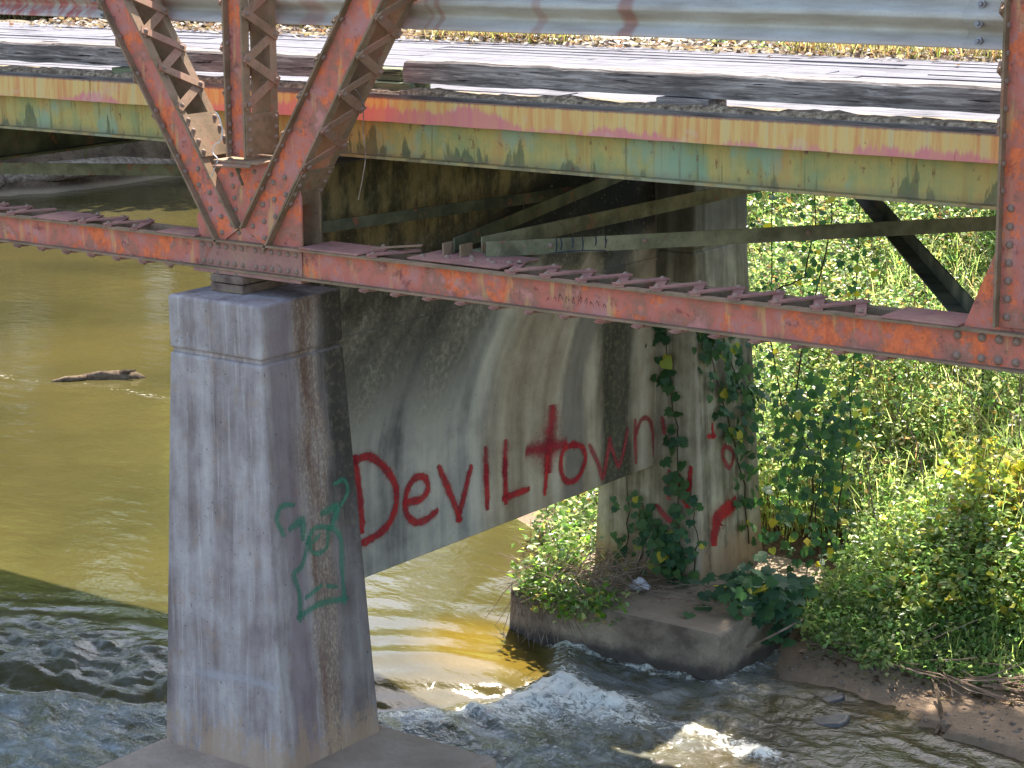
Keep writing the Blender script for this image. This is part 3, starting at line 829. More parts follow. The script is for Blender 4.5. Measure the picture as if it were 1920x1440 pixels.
strokes(DOODLE, lambda a, b, e: (lerp_face(b, -3.34, 0.345, 0.475) + e, a, b), 'painted_doodle', pier)
strokes(SMEAR, lambda a, b, e: (a, lerp_face(b, -3.34, -0.28, -0.38) - e, b), 'paint_smear', pier)
DIGITS = [('white', 0.018, p) for _, _, p in DIGITS]
strokes(DIGITS, lambda a, b, e: (a, -0.28 - e, b), 'scratched_digit', pier)

# ------------------------------------------------------------------ steel truss
YO, YW, YF, YB = -0.03, 0.03, 0.21, 0.27     # outer flange edge, near web, far web, back flange edge
truss = thing('steel_truss', (0, 0.12, -0.19), 'rusty red riveted steel bridge truss with laced diagonals and long lower chord', 'truss')

def rivet_mesh(r=0.019, h=0.014):
    v = [(0, 0, h)]; f = []
    seg = 8
    for rr, zz in ((0.55, 0.84), (0.9, 0.42), (1.0, -0.15)):
        for k in range(seg):
            t = 2 * math.pi * k / seg
            v.append((r * rr * math.cos(t), r * rr * math.sin(t), h * zz))
    for k in range(seg):
        f.append((0, 1 + k, 1 + (k + 1) % seg))
        for j in (0, 1):
            a = 1 + j * seg; b = a + seg
            f.append((a + k, b + k, b + (k + 1) % seg, a + (k + 1) % seg))
    me = bpy.data.meshes.new('rivet'); me.from_pydata(v, [], f); me.materials.append(M['rivet'])
    me.polygons.foreach_set('use_smooth', [True] * len(f)); me.update()
    return me
RIV = rivet_mesh()
def rivet(parent, p, nrm, s=1.0, name='rivet', me=None):
    o = bpy.data.objects.new(name, me or RIV)
    q = Vector(nrm).to_track_quat('Z', 'Y')
    o.matrix_basis = Matrix.Translation(p) @ q.to_matrix().to_4x4() @ Matrix.Scale(s, 4)
    return link(o, parent)

def channel(name, p0, p1, w, ylo, yhi, parent, outward=-1, t=0.013):
    """C-section between (x,z) points; web on one side, flanges pointing outward along y"""
    d = (Vector((p1[0], 0, p1[1])) - Vector((p0[0], 0, p0[1]))).normalized()
    n = Vector((d.z, 0, -d.x))                     # to the right of the member
    h = w / 2
    if outward < 0:   # flanges reach ylo, web at yhi
        prof = [(-h, ylo), (-h + t, ylo), (-h + t, yhi - t), (h - t, yhi - t), (h - t, ylo), (h, ylo), (h, yhi), (-h, yhi)]
        webi = 2
    else:
        prof = [(-h, ylo), (h, ylo), (h, yhi), (h - t, yhi), (h - t, ylo + t), (-h + t, ylo + t), (-h + t, yhi), (-h, yhi)]
        webi = 4
    v, f = extrude(prof, d, (p0[0], 0, p0[1]), (p1[0], 0, p1[1]), n, (0, 1, 0))
    mid = [1] * len(f); mid[webi] = 0
    o = mk(name, v, f, [M['web'], M['flange']], parent, mid)
    return o, d, n

def lacing(parent, p0, p1, w, s0, s1, pitch, side=1, start=0, mat='lace', rv=True, bw=0.055):
    """zigzag bars on one flange face of a two-channel member"""
    P0 = Vector((p0[0], 0, p0[1])); P1 = Vector((p1[0], 0, p1[1]))
    d = (P1 - P0).normalized(); n = Vector((d.z, 0, -d.x)) * side
    base = P0 + n * (w / 2 + 0.001)
    k = 0; s = s0
    while s + pitch / 2 <= s1:
        a, b = (0.0, 0.24) if (k + start) % 2 == 0 else (0.24, 0.0)
        A = base + d * s + Vector((0, a, 0)); B = base + d * (s + pitch / 2) + Vector((0, b, 0))
        e = (B - A).normalized() * 0.03
        lift = n * (0.011 if k % 2 else 0.0)
        mk('lacing_bar', obox(A - e + lift, B + e + lift, bw, 0.010, n), BOXF, M[mat], parent)
        if rv:
            rivet(parent, A + n * 0.021 if k % 2 else A + n * 0.021, n, 0.9)
        s += pitch / 2; k += 1

ZT, ZB_ = 0.0, -0.19
zc = (ZT + ZB_) / 2
# lower chord
ch1, _, _ = channel('chord_channel', (-9, zc), (9, zc), 0.19, YO, YW, truss, -1)
ch2, _, _ = channel('chord_channel', (-9, zc), (9, zc), 0.19, YF, YB, truss, +1)
def chord_lace(x0, x1, top, mat='pink'):
    x = x0; k = 0
    while x < x1:
        for (xa, xb) in ((x, x - 0.122), (x, x + 0.122)):
            if xb > x1: continue
            A = Vector((xa, 0.0, 0)); B = Vector((xb, 0.24, 0)); e = (B - A).normalized() * 0.032
            lift = 0.011 if xb > xa else 0.0
            zz = 0.001 + lift if top else ZB_ - 0.001 - lift
            mk('lacing_bar', obox(A - e + Vector((0, 0, zz)), B + e + Vector((0, 0, zz)), 0.055, 0.010, (0, 0, 1 if top else -1)), BOXF, M[mat], ch1)
        rivet(ch1, (x, 0.0, 0.022 if top else ZB_ - 0.022), (0, 0, 1 if top else -1), 0.9)
        rivet(ch1, (x - 0.122, 0.24, 0.022 if top else ZB_ - 0.022), (0, 0, 1 if top else -1), 0.9)
        x += 0.245
def batten(x0, x1, z=0.001, y0=-0.028, y1=0.268):
    return bevel(box('batten_plate', x0, x1, y0, y1, z, z + 0.012, M['pink'], ch1), 0.003, 1)
chord_lace(-2.95, -2.0, True); batten(-1.98, -1.62); chord_lace(-1.5, -0.9, True); batten(-0.78, -0.44, y1=0.2)
batten(0.45, 0.92); chord_lace(1.02, 1.2, True); chord_lace(2.05, 4.35, True); batten(4.38, 4.80)
lat = box('lateral_plate', 1.24, 1.92, 0.05, 0.44, 0.002, 0.014, M['pink'], truss); bevel(lat, 0.003, 1)
for bx, by in ((1.30, 0.12), (1.36, 0.26), (1.44, 0.18), (1.50, 0.31), (1.66, 0.14), (1.72, 0.22), (1.80, 0.16), (1.87, 0.22), (1.58, 0.24)):
    rivet(lat, (bx, by, 0.014), (0, 0, 1), 1.1)
for a, b in ((-2.9, -0.6), (0.95, 4.6)):
    chord_lace(a, b, False)
# long slips where a bar has come loose
mk('loose_bar', obox((0.93, 0.10, 0.030), (1.22, 0.22, 0.055), 0.035, 0.008, (0, 0, 1)), BOXF, M['lace'], ch1)
# splice plate on the chord and its rivets
spl = bevel(box('splice_plate', -0.44, 0.44, YW - 0.013 - 0.010, YW - 0.0135, -0.176, -0.014, M['pink'], ch1), 0.002, 1)
for i in range(6):
    for x0 in (-0.40, 0.055):
        for zz in (-0.045, -0.148):
            rivet(ch1, (x0 + i * 0.068, YW - 0.023, zz), (0, -1, 0), 0.95)
for x in (4.78, 4.91, 5.0, 5.09, 5.2, 5.3):
    for zz in (-0.045, -0.148):
        rivet(ch1, (x, YW - 0.014, zz), (0, -1, 0), 1.25)
for x in np.arange(-1.05, -0.5, 0.11): rivet(ch1, (x, -0.005, ZB_ + 0.014), (0, 0, 1), 0.55)
bp_ = box('sole_plate', -0.46, 0.46, -0.028, 0.268, ZB_ - 0.022, ZB_ - 0.002, M['pink'], truss)

# gussets
def plate(name, poly, y0, t, mat, parent):
    n = len(poly)
    v = [(x, y0, z) for x, z in poly] + [(x, y0 + t, z) for x, z in poly]
    f = [tuple(range(n)), tuple(range(n, 2 * n))[::-1]] + [(i, (i + 1) % n, n + (i + 1) % n, n + i) for i in range(n)]
    return mk(name, v, f, mat, parent)
gpoly = [(-0.45, -0.012), (-0.47, 0.12), (-0.33, 0.34), (-0.2, 0.485), (0.165, 0.495), (0.40, 0.42), (0.43, 0.30), (0.425, -0.012)]
gus = plate('gusset_plate', gpoly, YW + 0.001, 0.012, M['web'], truss)
plate('gusset_plate', [(x + 0.0, z) for x, z in gpoly], YF - 0.013, 0.012, M['flange'], truss)
for z in np.arange(0.05, 0.48, 0.072):
    rivet(gus, (-0.155 + 0.12 * (0.48 - z), YW + 0.001, z), (0, -1, 0), 0.9)
    rivet(gus, (0.02, YW + 0.001, z), (0, -1, 0), 0.9) if z < 0.33 else None
for x in (-0.08, 0.05): rivet(gus, (x, YW + 0.001, 0.44), (0, -1, 0), 0.9)
gr = plate('gusset_plate', [(4.80, -0.012), (4.965, 0.40), (5.5, 0.6), (5.7, -0.012)], YW + 0.001, 0.012, M['web'], truss)
plate('gusset_plate', [(4.80, -0.012), (4.965, 0.40), (5.5, 0.6), (5.7, -0.012)], YF - 0.013, 0.012, M['flange'], truss)

# diagonals and posts: two channels each, laced on both sides
def member(name, p0, p1, w, lace_s0, lace_s1, pitch, lace_right=True, rivet_cols=True, plate_to=None):
    a, d, n = channel(name, p0, p1, w, YO, YW - 0.0, truss, -1)
    b, _, _ = channel(name, p0, p1, w, YF, YB, truss, +1)
    lacing(a, p0, p1, w, lace_s0, lace_s1, pitch, +1)
    lacing(a, p0, p1, w, lace_s0 + 0.06, lace_s1, pitch, -1, rv=False)
    P0 = Vector((p0[0], 0, p0[1]))
    if plate_to:
        s0, s1 = plate_to
        q = [P0 + d * s0 + n * (w / 2 + 0.001), P0 + d * s1 + n * (w / 2 + 0.001)]
        v = obox(q[0] + Vector((0, 0.12, 0)), q[1] + Vector((0, 0.12, 0)), 0.285, 0.010, n)
        mk('tie_plate', v, BOXF, M['flange'], a)
        for i in range(4):
            for yy in (0.005, 0.235):
                rivet(a, P0 + d * (s0 + (s1 - s0) * (0.12 + 0.25 * i)) + n * (w / 2 + 0.011) + Vector((0, yy, 0)), n, 0.9)
    # rivet heads on the inner side of the left flange
    if rivet_cols:
        s = lace_s0 - 0.35
        L = (Vector((p1[0], 0, p1[1])) - P0).length
        while s < L - 0.1:
            rivet(a, P0 + d * s - n * (w / 2 - 0.013) + Vector((0, 0.0, 0)), n, 0.95)
            rivet(a, P0 + d * s - n * (w / 2) + Vector((0, 0.0, 0)), -n, 0.95)
            s += 0.11 if s < lace_s0 else pitch
    return a, d, n
TOPZ = 4.3
def upto(p0, p1, z):
    t = (z - p0[1]) / (p1[1] - p0[1]); return (p0[0] + (p1[0] - p0[0]) * t, z)
dl0, dl1 = (-0.165, 0.03), (-1.085, 1.46)
dr0, dr1 = (0.055, 0.03), (1.03, 1.5)
DL, d_, n_ = member('diagonal_channel', dl0, upto(dl0, dl1, TOPZ), 0.215, 0.86, 4.6, 0.27, plate_to=(0.50, 0.80))
DRr, dd, nn = member('diagonal_channel', dr0, upto(dr0, dr1, TOPZ), 0.235, 0.66, 4.6, 0.27, plate_to=(0.34, 0.62))
for (mem, p0, d, n, cols, s_list) in ((DL, dl0, d_, n_, (-0.055, 0.0, 0.055), np.arange(0.05, 0.52, 0.085)), (DRr, dr0, dd, nn, (-0.06, 0.0, 0.06), np.arange(0.05, 0.50, 0.085))):
    for i, s in enumerate(s_list):
        for j, c in enumerate(cols):
            if (i + j) % 2 == 0:
                p = Vector((p0[0], 0, p0[1])) + d * s + n * c + Vector((0, YW - 0.0135, 0))
                rivet(mem, p, (0, -1, 0), 1.0)
VP, d_, n_ = member('post_channel', (-0.045, 0.525), (0.02, TOPZ), 0.165, 0.33, 3.6, 0.275, plate_to=(0.02, 0.27))
for i in range(5):
    rivet(VP, Vector((-0.045 - 0.083 + 0.013, 0.0, 0.56 + 0.058 * i)) , (1, 0, 0), 0.85)
box('seat_plate', -0.20, 0.18, -0.07, 0.25, 0.500, 0.512, M['flange'], truss)
mk('bent_scrap', obox((-0.18, -0.075, 0.478), (0.12, -0.06, 0.488), 0.05, 0.012, (0, -0.4, 1)), BOXF, M['lace'], truss)
mk('hook_bar', obox((-0.05, -0.03, 0.49), (0.0, -0.02, 0.36), 0.016, 0.008, (0, -1, 0)), BOXF, M['darkbrace'], truss)
RP, d_, n_ = member('post_channel', (5.085, 0.02), (5.085, TOPZ), 0.205, 0.9, 4.2, 0.275, rivet_cols=False)
for z in np.arange(0.07, 0.62, 0.088):
    for x in (5.035, 5.135): rivet(RP, (x, YW - 0.0135, z), (0, -1, 0), 1.1)
for z in np.arange(0.68, 2.0, 0.13): rivet(RP, (4.983 + 0.013, 0.0, z), (1, 0, 0), 0.9); rivet(RP, (4.983, 0.0, z), (-1, 0, 0), 0.9)
for z in (0.96, 1.01, 1.25, 1.28):
    rivet(RP, (4.975, 0.0, z), (-1, 0, 0), 1.3)
box('top_chord', -9, 9, YO, YB, TOPZ, TOPZ + 0.25, M['flange'], truss)

# scribbles on chord and brace
def chordmark(pts, w=0.012, m='black'):
    ribbon('scribble', pts, w, M[m], lambda a, b: (a, YW - 0.013 - 0.003, b), ch1)
_rs = random.Random(4)
for k, x in enumerate(np.arange(2.28, 2.66, 0.042)):
    chordmark([(x + _rs.uniform(0, 0.012), -0.12 + _rs.uniform(-0.012, 0.012)), (x + _rs.uniform(0.005, 0.03), -0.098 + _rs.uniform(-0.02, 0.015)), (x + _rs.uniform(0.015, 0.035), -0.125 + _rs.uniform(-0.008, 0.012))], 0.008)
# lateral bracing: angles in the plane of the lower chord
def angle(name, a, b, leg, t, mat, parent, flip=1):
    a, b = Vector(a), Vector(b)
    d = (b - a).normalized(); s = d.cross(Vector((0, 0, 1))).normalized() * flip
    prof = [(0, 0), (leg, 0), (leg, t), (t, t), (t, leg), (0, leg)]
    v, f = extrude(prof, d, a, b, s, (0, 0, 1))
    return mk(name, v, f, mat, parent)
def ext(a, b, k):
    a, b = Vector(a), Vector(b); return a + (b - a) * k
L4 = angle('lateral_brace', (1.641, 0.296, 0.015), ext((1.641, 0.296, 0.015), (3.701, 2.758, 0.015), 1.75), 0.09, 0.010, M['brace'], truss, -1)
L5 = angle('lateral_brace', ext((4.62, 0.58, -0.10), (2.483, 3.612, -0.09), -0.08), (2.0, 4.30, -0.09), 0.10, 0.010, M['darkbrace'], truss, -1)
angle('lateral_brace', (0.183, 0.411, 0.012), ext((0.183, 0.411, 0.012), (0.621, 2.659, 0.012), 1.05), 0.075, 0.010, M['darkbrace'], truss, -1)
angle('lateral_brace', (1.402, 0.30, 0.02), ext((1.402, 0.345, 0.02), (0.454, 3.43, 0.02), 1.3), 0.085, 0.010, M['darkbrace'], truss, -1)
strut = angle('cross_strut', (1.531, 0.40, 0.016), (1.60, 4.6, 0.016), 0.095, 0.010, M['brace'], truss, -1)
angle('lateral_brace', (-6.2, -0.6 + 0.9, 0.0), (-2.70, 2.065, 0.0), 0.09, 0.01, M['brace'], truss, -1)
angle('lateral_brace', (-2.70, 2.10, 0.0), (-0.6, 3.9, 0.0), 0.09, 0.01, M['darkbrace'], truss, -1)
for q in (0.12, 0.30, 0.62): rivet(L4, Vector((1.641, 0.296, 0.065)) + (Vector((3.701, 2.758, 0.065)) - Vector((1.641, 0.296, 0.065))) * q + Vector((0.002, -0.002, 0)), (0.77, -0.64, 0), 0.9)
dL4 = Vector((2.06, 2.462, 0)).normalized()
def onL4(a, b): return tuple(Vector((1.641, 0.296, 0.015)) + dL4 * a + Vector((0.77, -0.64, 0)) * 0.004 + Vector((0, 0, b)))
for k, (a, ln) in enumerate(((0.42, 0.07), (0.45, 0.06), (0.52, 0.05), (0.58, 0.075), (0.66, 0.045), (0.72, 0.06))):
    ribbon('paint_drip', [(a, 0.086), (a + 0.004, 0.086 - ln / 2), (a, 0.086 - ln)], 0.018, M['blue'], onL4, L4)
ribbon('paint_drip', [(0.38, 0.004), (0.55, 0.010), (0.72, 0.004)], 0.014, M['blue'], onL4, L4)
for k, px in enumerate((1.37, 1.50)):
    box('clip_angle', px, px + 0.012, 0.22, 0.33, 0.0145, 0.085, M['flange'], lat)

# bearing under the joint
bear = thing('truss_bearing', (0, 0.12, -0.325), 'stacked rusty steel bearing plates under the truss joint on the pier column', 'bearing')
p1_ = bevel(box('bearing_plate', -0.30, -0.02, -0.045, 0.36, -0.3235, -0.270, M['bear'], bear), 0.004, 1)
p2_ = bevel(box('bearing_plate', -0.295, -0.015, -0.05, 0.36, -0.263, -0.216, M['bear'], bear), 0.004, 1)
box('shim', -0.27, -0.05, 0.0, 0.33, -0.2705, -0.2625, M['darkbrace'], bear)
def nut_mesh(r=0.022, h=0.02):
    v = []; 
    for z, rr in ((0, r), (h, r), (h, r * 0.55), (h * 1.9, r * 0.5)):
        for k in range(6): v.append((rr * math.cos(k * math.pi / 3), rr * math.sin(k * math.pi / 3), z))
    f = [(j * 6 + k, j * 6 + (k + 1) % 6, j * 6 + 6 + (k + 1) % 6, j * 6 + 6 + k) for j in range(3) for k in range(6)] + [tuple(range(18, 24))]
    me = bpy.data.meshes.new('nut'); me.from_pydata(v, [], f); me.materials.append(M['bolt']); me.update(); return me
NUT = nut_mesh()
RB = rivet_mesh(0.022, 0.03); RB.materials.clear(); RB.materials.append(M['bear'])
for x, y in ((-0.25, -0.015), (-0.09, -0.015), (-0.25, 0.32), (-0.09, 0.32)): rivet(p2_, (x, y, -0.216), (0, 0, 1), 1.0, 'bolt', RB)

# ------------------------------------------------------------------ outer girder with tin fascia
gird = thing('edge_girder', (0, 0.57, 0.50), 'long green stained steel edge girder below the timber deck', 'girder')
def ibeam(name, x0, x1, yc, z0, z1, bw, mat, parent):
    t, wv = 0.016, 0.006; h = bw / 2
    prof = [(-h, z0), (h, z0), (h, z0 + t), (wv, z0 + t), (wv, z1 - t), (h, z1 - t), (h, z1), (-h, z1), (-h, z1 - t), (-wv, z1 - t), (-wv, z0 + t), (-h, z0 + t)]
    v, f = extrude(prof, None, (x0, yc, 0), (x1, yc, 0), (0, 1, 0), (0, 0, 1))
    return mk(name, v, f, mat, parent)
ib = ibeam('i_beam', -9, 9, 0.585, 0.505, 0.872, 0.16, M['girder'], gird)
fl = []
FX = [(-9, -5.2), (-5.22, -1.905), (-1.90, 0.30), (0.29, 2.372), (2.36, 4.512), (4.50, 9.0)]
for i, (a, b) in enumerate(FX):
    y = 0.484 - 0.004 * (i % 2)
    tilt = 0.004 * (1 if i % 2 else -1)
    zb0, zb1 = (0.737 + 0.002 * i % 0.006), 0.737
    n = 14
    v, f = [], []
    for k in range(n + 1):
        x = a + (b - a) * k / n
        wv = 0.0025 * math.sin(k * 1.9 + i)
        v += [(x, y + 0.004, 0.888), (x, y - 0.004 + tilt + wv, 0.742 + 0.0015 * math.sin(k * 2.3)), (x, y - 0.0025 + tilt + wv, 0.742 + 0.0015 * math.sin(k * 2.3)), (x, y + 0.0055, 0.888)]
    for k in range(n):
        for j in range(4): f.append((k * 4 + j, k * 4 + (j + 1) % 4, k * 4 + 4 + (j + 1) % 4, k * 4 + 4 + j))
    f += [(0, 1, 2, 3), (n * 4 + 3, n * 4 + 2, n * 4 + 1, n * 4)]
    o = mk('fascia_sheet', v, f, M['flash'], gird); o['label'] = 'yellow and pink streaked tin sheet along the deck edge'
for x in (-3.0, 0.95, 3.6):
    rivet(ib, (x, 0.579, 0.72), (0, -1, 0), 0.7)
# inner stringers and floor beams below the deck
for yc in (1.5, 2.45, 3.4, 4.3):
    s = thing('deck_stringer', (0, yc, 0.505), 'dark steel stringer running under the deck, %s of four inside the edge girder' % {1.5: 'first', 2.45: 'second', 3.4: 'third', 4.3: 'last'}[yc], 'beam', 'stringers under the deck')
    ibeam('i_beam', -9, 9, yc, 0.52, 0.872, 0.15, M['darkbrace'], s)
fb = thing('floor_beam', (-4.5, 2.4, 0.1), 'dark green steel floor beam crossing under the deck left of the pier', 'beam')
prof = [(-0.09, 0.06), (0.09, 0.06), (0.09, 0.08), (0.008, 0.08), (0.008, 0.48), (0.09, 0.48), (0.09, 0.495), (-0.09, 0.495), (-0.09, 0.48), (-0.008, 0.48), (-0.008, 0.08), (-0.09, 0.08)]
v, f = extrude(prof, None, (-4.42, 0.3, 0), (-4.42, 4.6, 0), (1, 0, 0), (0, 0, 1))
mk('i_beam', v, f, M['darkbrace'], fb)

# ------------------------------------------------------------------ timber deck
deck = thing('timber_deck', (0, 2.4, 0.875), 'sun bleached grey plank bridge deck with dirt along its edge', 'deck')
y = 0.53; row = 0
while y < 4.42:
    wdt = 0.19 + 0.03 * random.random()
    x = -9.0 - random.random() * 2
    while x < 9:
        ln = 2.2 + random.random() * 2.2
        dz = random.uniform(-0.006, 0.006)
        v = boxv(x + 0.005, x + ln - 0.005, y + 0.004, y + wdt - 0.006, 0.874 + 0.0005 * row, 0.905 + dz)
        tl = random.uniform(-0.004, 0.004)
        v = [(a, b, c + (tl if b > y + 0.1 else -tl) * (c > 0.89)) for a, b, c in v]
        mk('plank', v, BOXF, M['plank'], deck)
        x += ln
    y += wdt; row += 1
bevel(box('edge_board', -9, 9, 0.49, 0.525, 0.874, 0.912, M['edge'], deck), 0.004, 1)
# dirt ridge along the near edge
n = 700
xs = np.linspace(-9, 9, n)
v, f = [], []
hh = fbm(xs * 3, xs * 0, 4, 3) * 0.05 + vnoise(xs * 22, xs * 0, 5) * 0.014
wd = 0.10 + 0.10 * fbm(xs * 1.7, xs * 0 + 4, 3, 6)
for i, x in enumerate(xs):
    v += [(x, 0.497, 0.906), (x, 0.512, 0.912 + hh[i] * 0.55), (x, 0.56 + 0.02 * math.sin(i), 0.910 + hh[i]), (x, 0.58 + wd[i], 0.908 + 0.3 * hh[i]), (x, 0.62 + 2 * wd[i], 0.904)]
for i in range(n - 1):
    for k in range(4): f.append((i * 5 + k, i * 5 + k + 1, i * 5 + 6 + k, i * 5 + 5 + k))
o = mk('dirt_ridge', v, f, M['dirt'], deck); o['kind'] = 'stuff'

def timber(name, x0, x1, label, y0=0.585, y1=0.745, z0=0.975, z1=1.110, seed=0):
    t = thing(name, ((x0 + x1) / 2, (y0 + y1) / 2, z0), label, 'timber', 'curb timbers along the deck edge')
    n = int((x1 - x0) / 0.06); v, f = [], []
    for i in range(n + 1):
        x = x0 + (x1 - x0) * i / n
        jx = 0.012 * vnoise(i * 3.1, seed) if i in (0, n) else 0
        a = (vnoise(x * 6, 1 + seed, 3) - 0.5) * 0.012; b = (vnoise(x * 5, 9 + seed, 3) - 0.5) * 0.012
        prof = [(y0, z0 + b), (y0 - 0.003 + a * .4, (z0 + z1) / 2), (y0 + 0.004, z1 - 0.014 + a), (y0 + 0.018, z1 + a), (y1 - 0.01, z1 + b), (y1, z1 - 0.02), (y1, z0 + a)]
        for py, pz in prof: v.append((x + random.uniform(-jx, jx) * 2, py, pz))
    k = 7
    for i in range(n):
        for j in range(k): f.append((i * k + j, i * k + (j + 1) % k, i * k + k + (j + 1) % k, i * k + k + j))
    f += [tuple(range(k))[::-1], tuple(range(n * k, n * k + k))]
    mk('beam', v, f, M['curb'], t)
    return t
timber('curb_timber', -9, 0.50, 'dark weathered curb timber at left, passing behind the truss diagonals', seed=1)
tr_ = timber('curb_timber', 0.80, 9, 'long dark weathered curb timber right of the diagonals, raised on blocks', seed=5)
for bx, bw_, lab in ((0.55, 0.33, 'mossy green wooden block under the splintered left end of the right curb timber'), (2.66, 0.34, 'dark wooden block under the middle of the right curb timber'), (-1.75, 0.3, 'wooden block under the left curb timber beside the left diagonal')):
    t = thing('curb_block', (bx + bw_ / 2, 0.66, 0.912), lab, 'block', 'blocks under the curb timbers')
    bevel(box('block', bx, bx + bw_, 0.545, 0.75, 0.912 + 0.0, 0.974, M['block'] if bx < 1 else M['curb'], t), 0.006, 1)
    if bx == 0.55:
        bevel(box('end_block', 0.52, 0.765, 0.60, 0.74, 0.976, 1.05, M['block'], t), 0.006, 1)

# ------------------------------------------------------------------ guardrail (seen from behind)
rail = thing('guardrail', (0, 0.33, 1.32), 'galvanised corrugated steel guardrail behind the truss posts with rust streaks', 'guardrail')
def wbeam(x0, x1, yo, z0, parent, name='rail_beam'):
    prof = [(0.0, 0.0), (0.004, 0.016), (0.055, 0.050), (0.075, 0.075), (0.055, 0.102), (0.006, 0.138), (0.0, 0.156), (0.006, 0.174), (0.055, 0.210), (0.075, 0.237), (0.055, 0.262), (0.004, 0.296), (0.0, 0.312)]
    # smooth profile
    pts = []
    for i in range(len(prof) - 1):
        p0, p1, p2, p3 = (np.array(prof[max(i - 1, 0)]), np.array(prof[i]), np.array(prof[i + 1]), np.array(prof[min(i + 2, len(prof) - 1)]))
        for t in (0, 0.33, 0.66):
            pts.append(0.5 * (2 * p1 + (p2 - p0) * t + (2 * p0 - 5 * p1 + 4 * p2 - p3) * t * t + (3 * p1 - p0 - 3 * p2 + p3) * t ** 3))
    pts.append(np.array(prof[-1]))
    nseg = max(2, int((x1 - x0) / 0.15)); v, f = [], []
    k = len(pts)
    for s in range(nseg + 1):
        x = x0 + (x1 - x0) * s / nseg
        for a, b in pts: v.append((x, yo + a + 0.010 * (float(vnoise(x * 1.7, b * 9, 12)) - 0.5), z0 + b + 0.008 * (float(vnoise(x * 0.9, 3.0, 15)) - 0.5)))
    for s in range(nseg):
        for j in range(k - 1): f.append((s * k + j, s * k + j + 1, s * k + k + j + 1, s * k + k + j))
    me = bpy.data.meshes.new(name); me.from_pydata(v, [], f); me.materials.append(M['galv'])
    me.polygons.foreach_set('use_smooth', [True] * len(f)); me.update()
    o = link(bpy.data.objects.new(name, me), parent)
    so = o.modifiers.new('solid', 'SOLIDIFY'); so.thickness = 0.003; so.offset = 0
    return o
ra = wbeam(-9, 4.98, 0.300, 1.322, rail)
rb = wbeam(4.62, 9, 0.296, 1.320, rail)
for x, dz in ((4.70, 0.035), (4.70, 0.120), (4.70, 0.212), (4.88, 0.160), (4.70, 0.285), (4.88, 0.05)):
    dy = float(np.interp(dz, [0, 0.016, 0.05, 0.075, 0.102, 0.138, 0.156, 0.174, 0.21, 0.237, 0.262, 0.296, 0.312], [0, 0.004, 0.055, 0.075, 0.055, 0.006, 0, 0.006, 0.055, 0.075, 0.055, 0.004, 0]))
    rivet(rb, (x, 0.296 + dy - 0.004, 1.320 + dz), (0, -1, 0.15), 1.0, 'bolt_nut', NUT)
for x, dz in ((-1.52, 0.02), (-1.40, 0.025), (-1.60, 0.12)):
    rivet(ra, (x, 0.296, 1.322 + dz), (0, -1, 0.15), 0.8, 'bolt_nut', NUT)

# ------------------------------------------------------------------ vegetation
def leafcloud(name, base, dirs, nrm, length, width, cols, mat, fold=0.25, parent=None):
    """two-triangle folded leaves; base points, growing along dirs, facing nrm"""
    base = np.asarray(base); n = len(base)
    dirs = dirs / (np.linalg.norm(dirs, axis=1)[:, None] + 1e-9)
    side = np.cross(dirs, nrm); side /= np.linalg.norm(side, axis=1)[:, None] + 1e-9
    up = np.cross(side, dirs)
    L = length[:, None]; W = width[:, None]
    v0 = base
    v1 = base + dirs * L * 0.45 + side * W + up * W * fold
    v2 = base + dirs * L - up * L * 0.12
    v3 = base + dirs * L * 0.45 - side * W + up * W * fold
    co = np.stack([v0, v1, v2, v3], 1).reshape(-1, 3)
    i = np.arange(n) * 4
    tri = np.stack([np.stack([i, i + 1, i + 2], 1), np.stack([i, i + 2, i + 3], 1)], 1).reshape(-1, 3)
    me = rawmesh(name, co, tri)
    ca = me.color_attributes.new('Col', 'FLOAT_COLOR', 'POINT')
    c4 = np.concatenate([np.repeat(cols, 4, 0), np.ones((n * 4, 1))], 1).astype(np.float32)
    ca.data.foreach_set('color', c4.ravel())
    me.materials.append(mat)
    return link(bpy.data.objects.new(name, me), parent)

def pick(pal, n, jitter=0.18):
    p = np.array([c for c, _ in pal]); w_ = np.array([k for _, k in pal], float); w_ /= w_.sum()
    c = p[RNG.choice(len(p), n, p=w_)]
    return np.clip(c * (1 + RNG.normal(0, jitter, (n, 1))) * (1 + RNG.normal(0, 0.06, (n, 3))), 0.004, 0.9)

GREEN = [((0.08, 0.16, 0.05), 2.5), ((0.16, 0.26, 0.085), 5), ((0.25, 0.33, 0.125), 5), ((0.33, 0.37, 0.16), 3), ((0.42, 0.37, 0.11), 0.8), ((0.30, 0.18, 0.08), 1.6), ((0.10, 0.16, 0.07), 2), ((0.42, 0.44, 0.26), 3.5), ((0.26, 0.22, 0.14), 1.2)]
YELLOW = [((0.44, 0.38, 0.06), 4), ((0.34, 0.34, 0.08), 3), ((0.17, 0.24, 0.06), 4), ((0.36, 0.24, 0.06), 0.6)]
DRYP = [((0.30, 0.22, 0.12), 4), ((0.22, 0.14, 0.07), 3), ((0.16, 0.18, 0.05), 3), ((0.36, 0.30, 0.17), 2), ((0.24, 0.11, 0.05), 1)]
STRAW = [((0.54, 0.50, 0.30), 3), ((0.42, 0.47, 0.20), 5), ((0.30, 0.40, 0.14), 5), ((0.40, 0.30, 0.18), 1.5)]

def bankdist(x, y):
    d, _, _ = polydist(x, y, SHORE); return np.where(inpoly(x, y, BANK), d, -d)

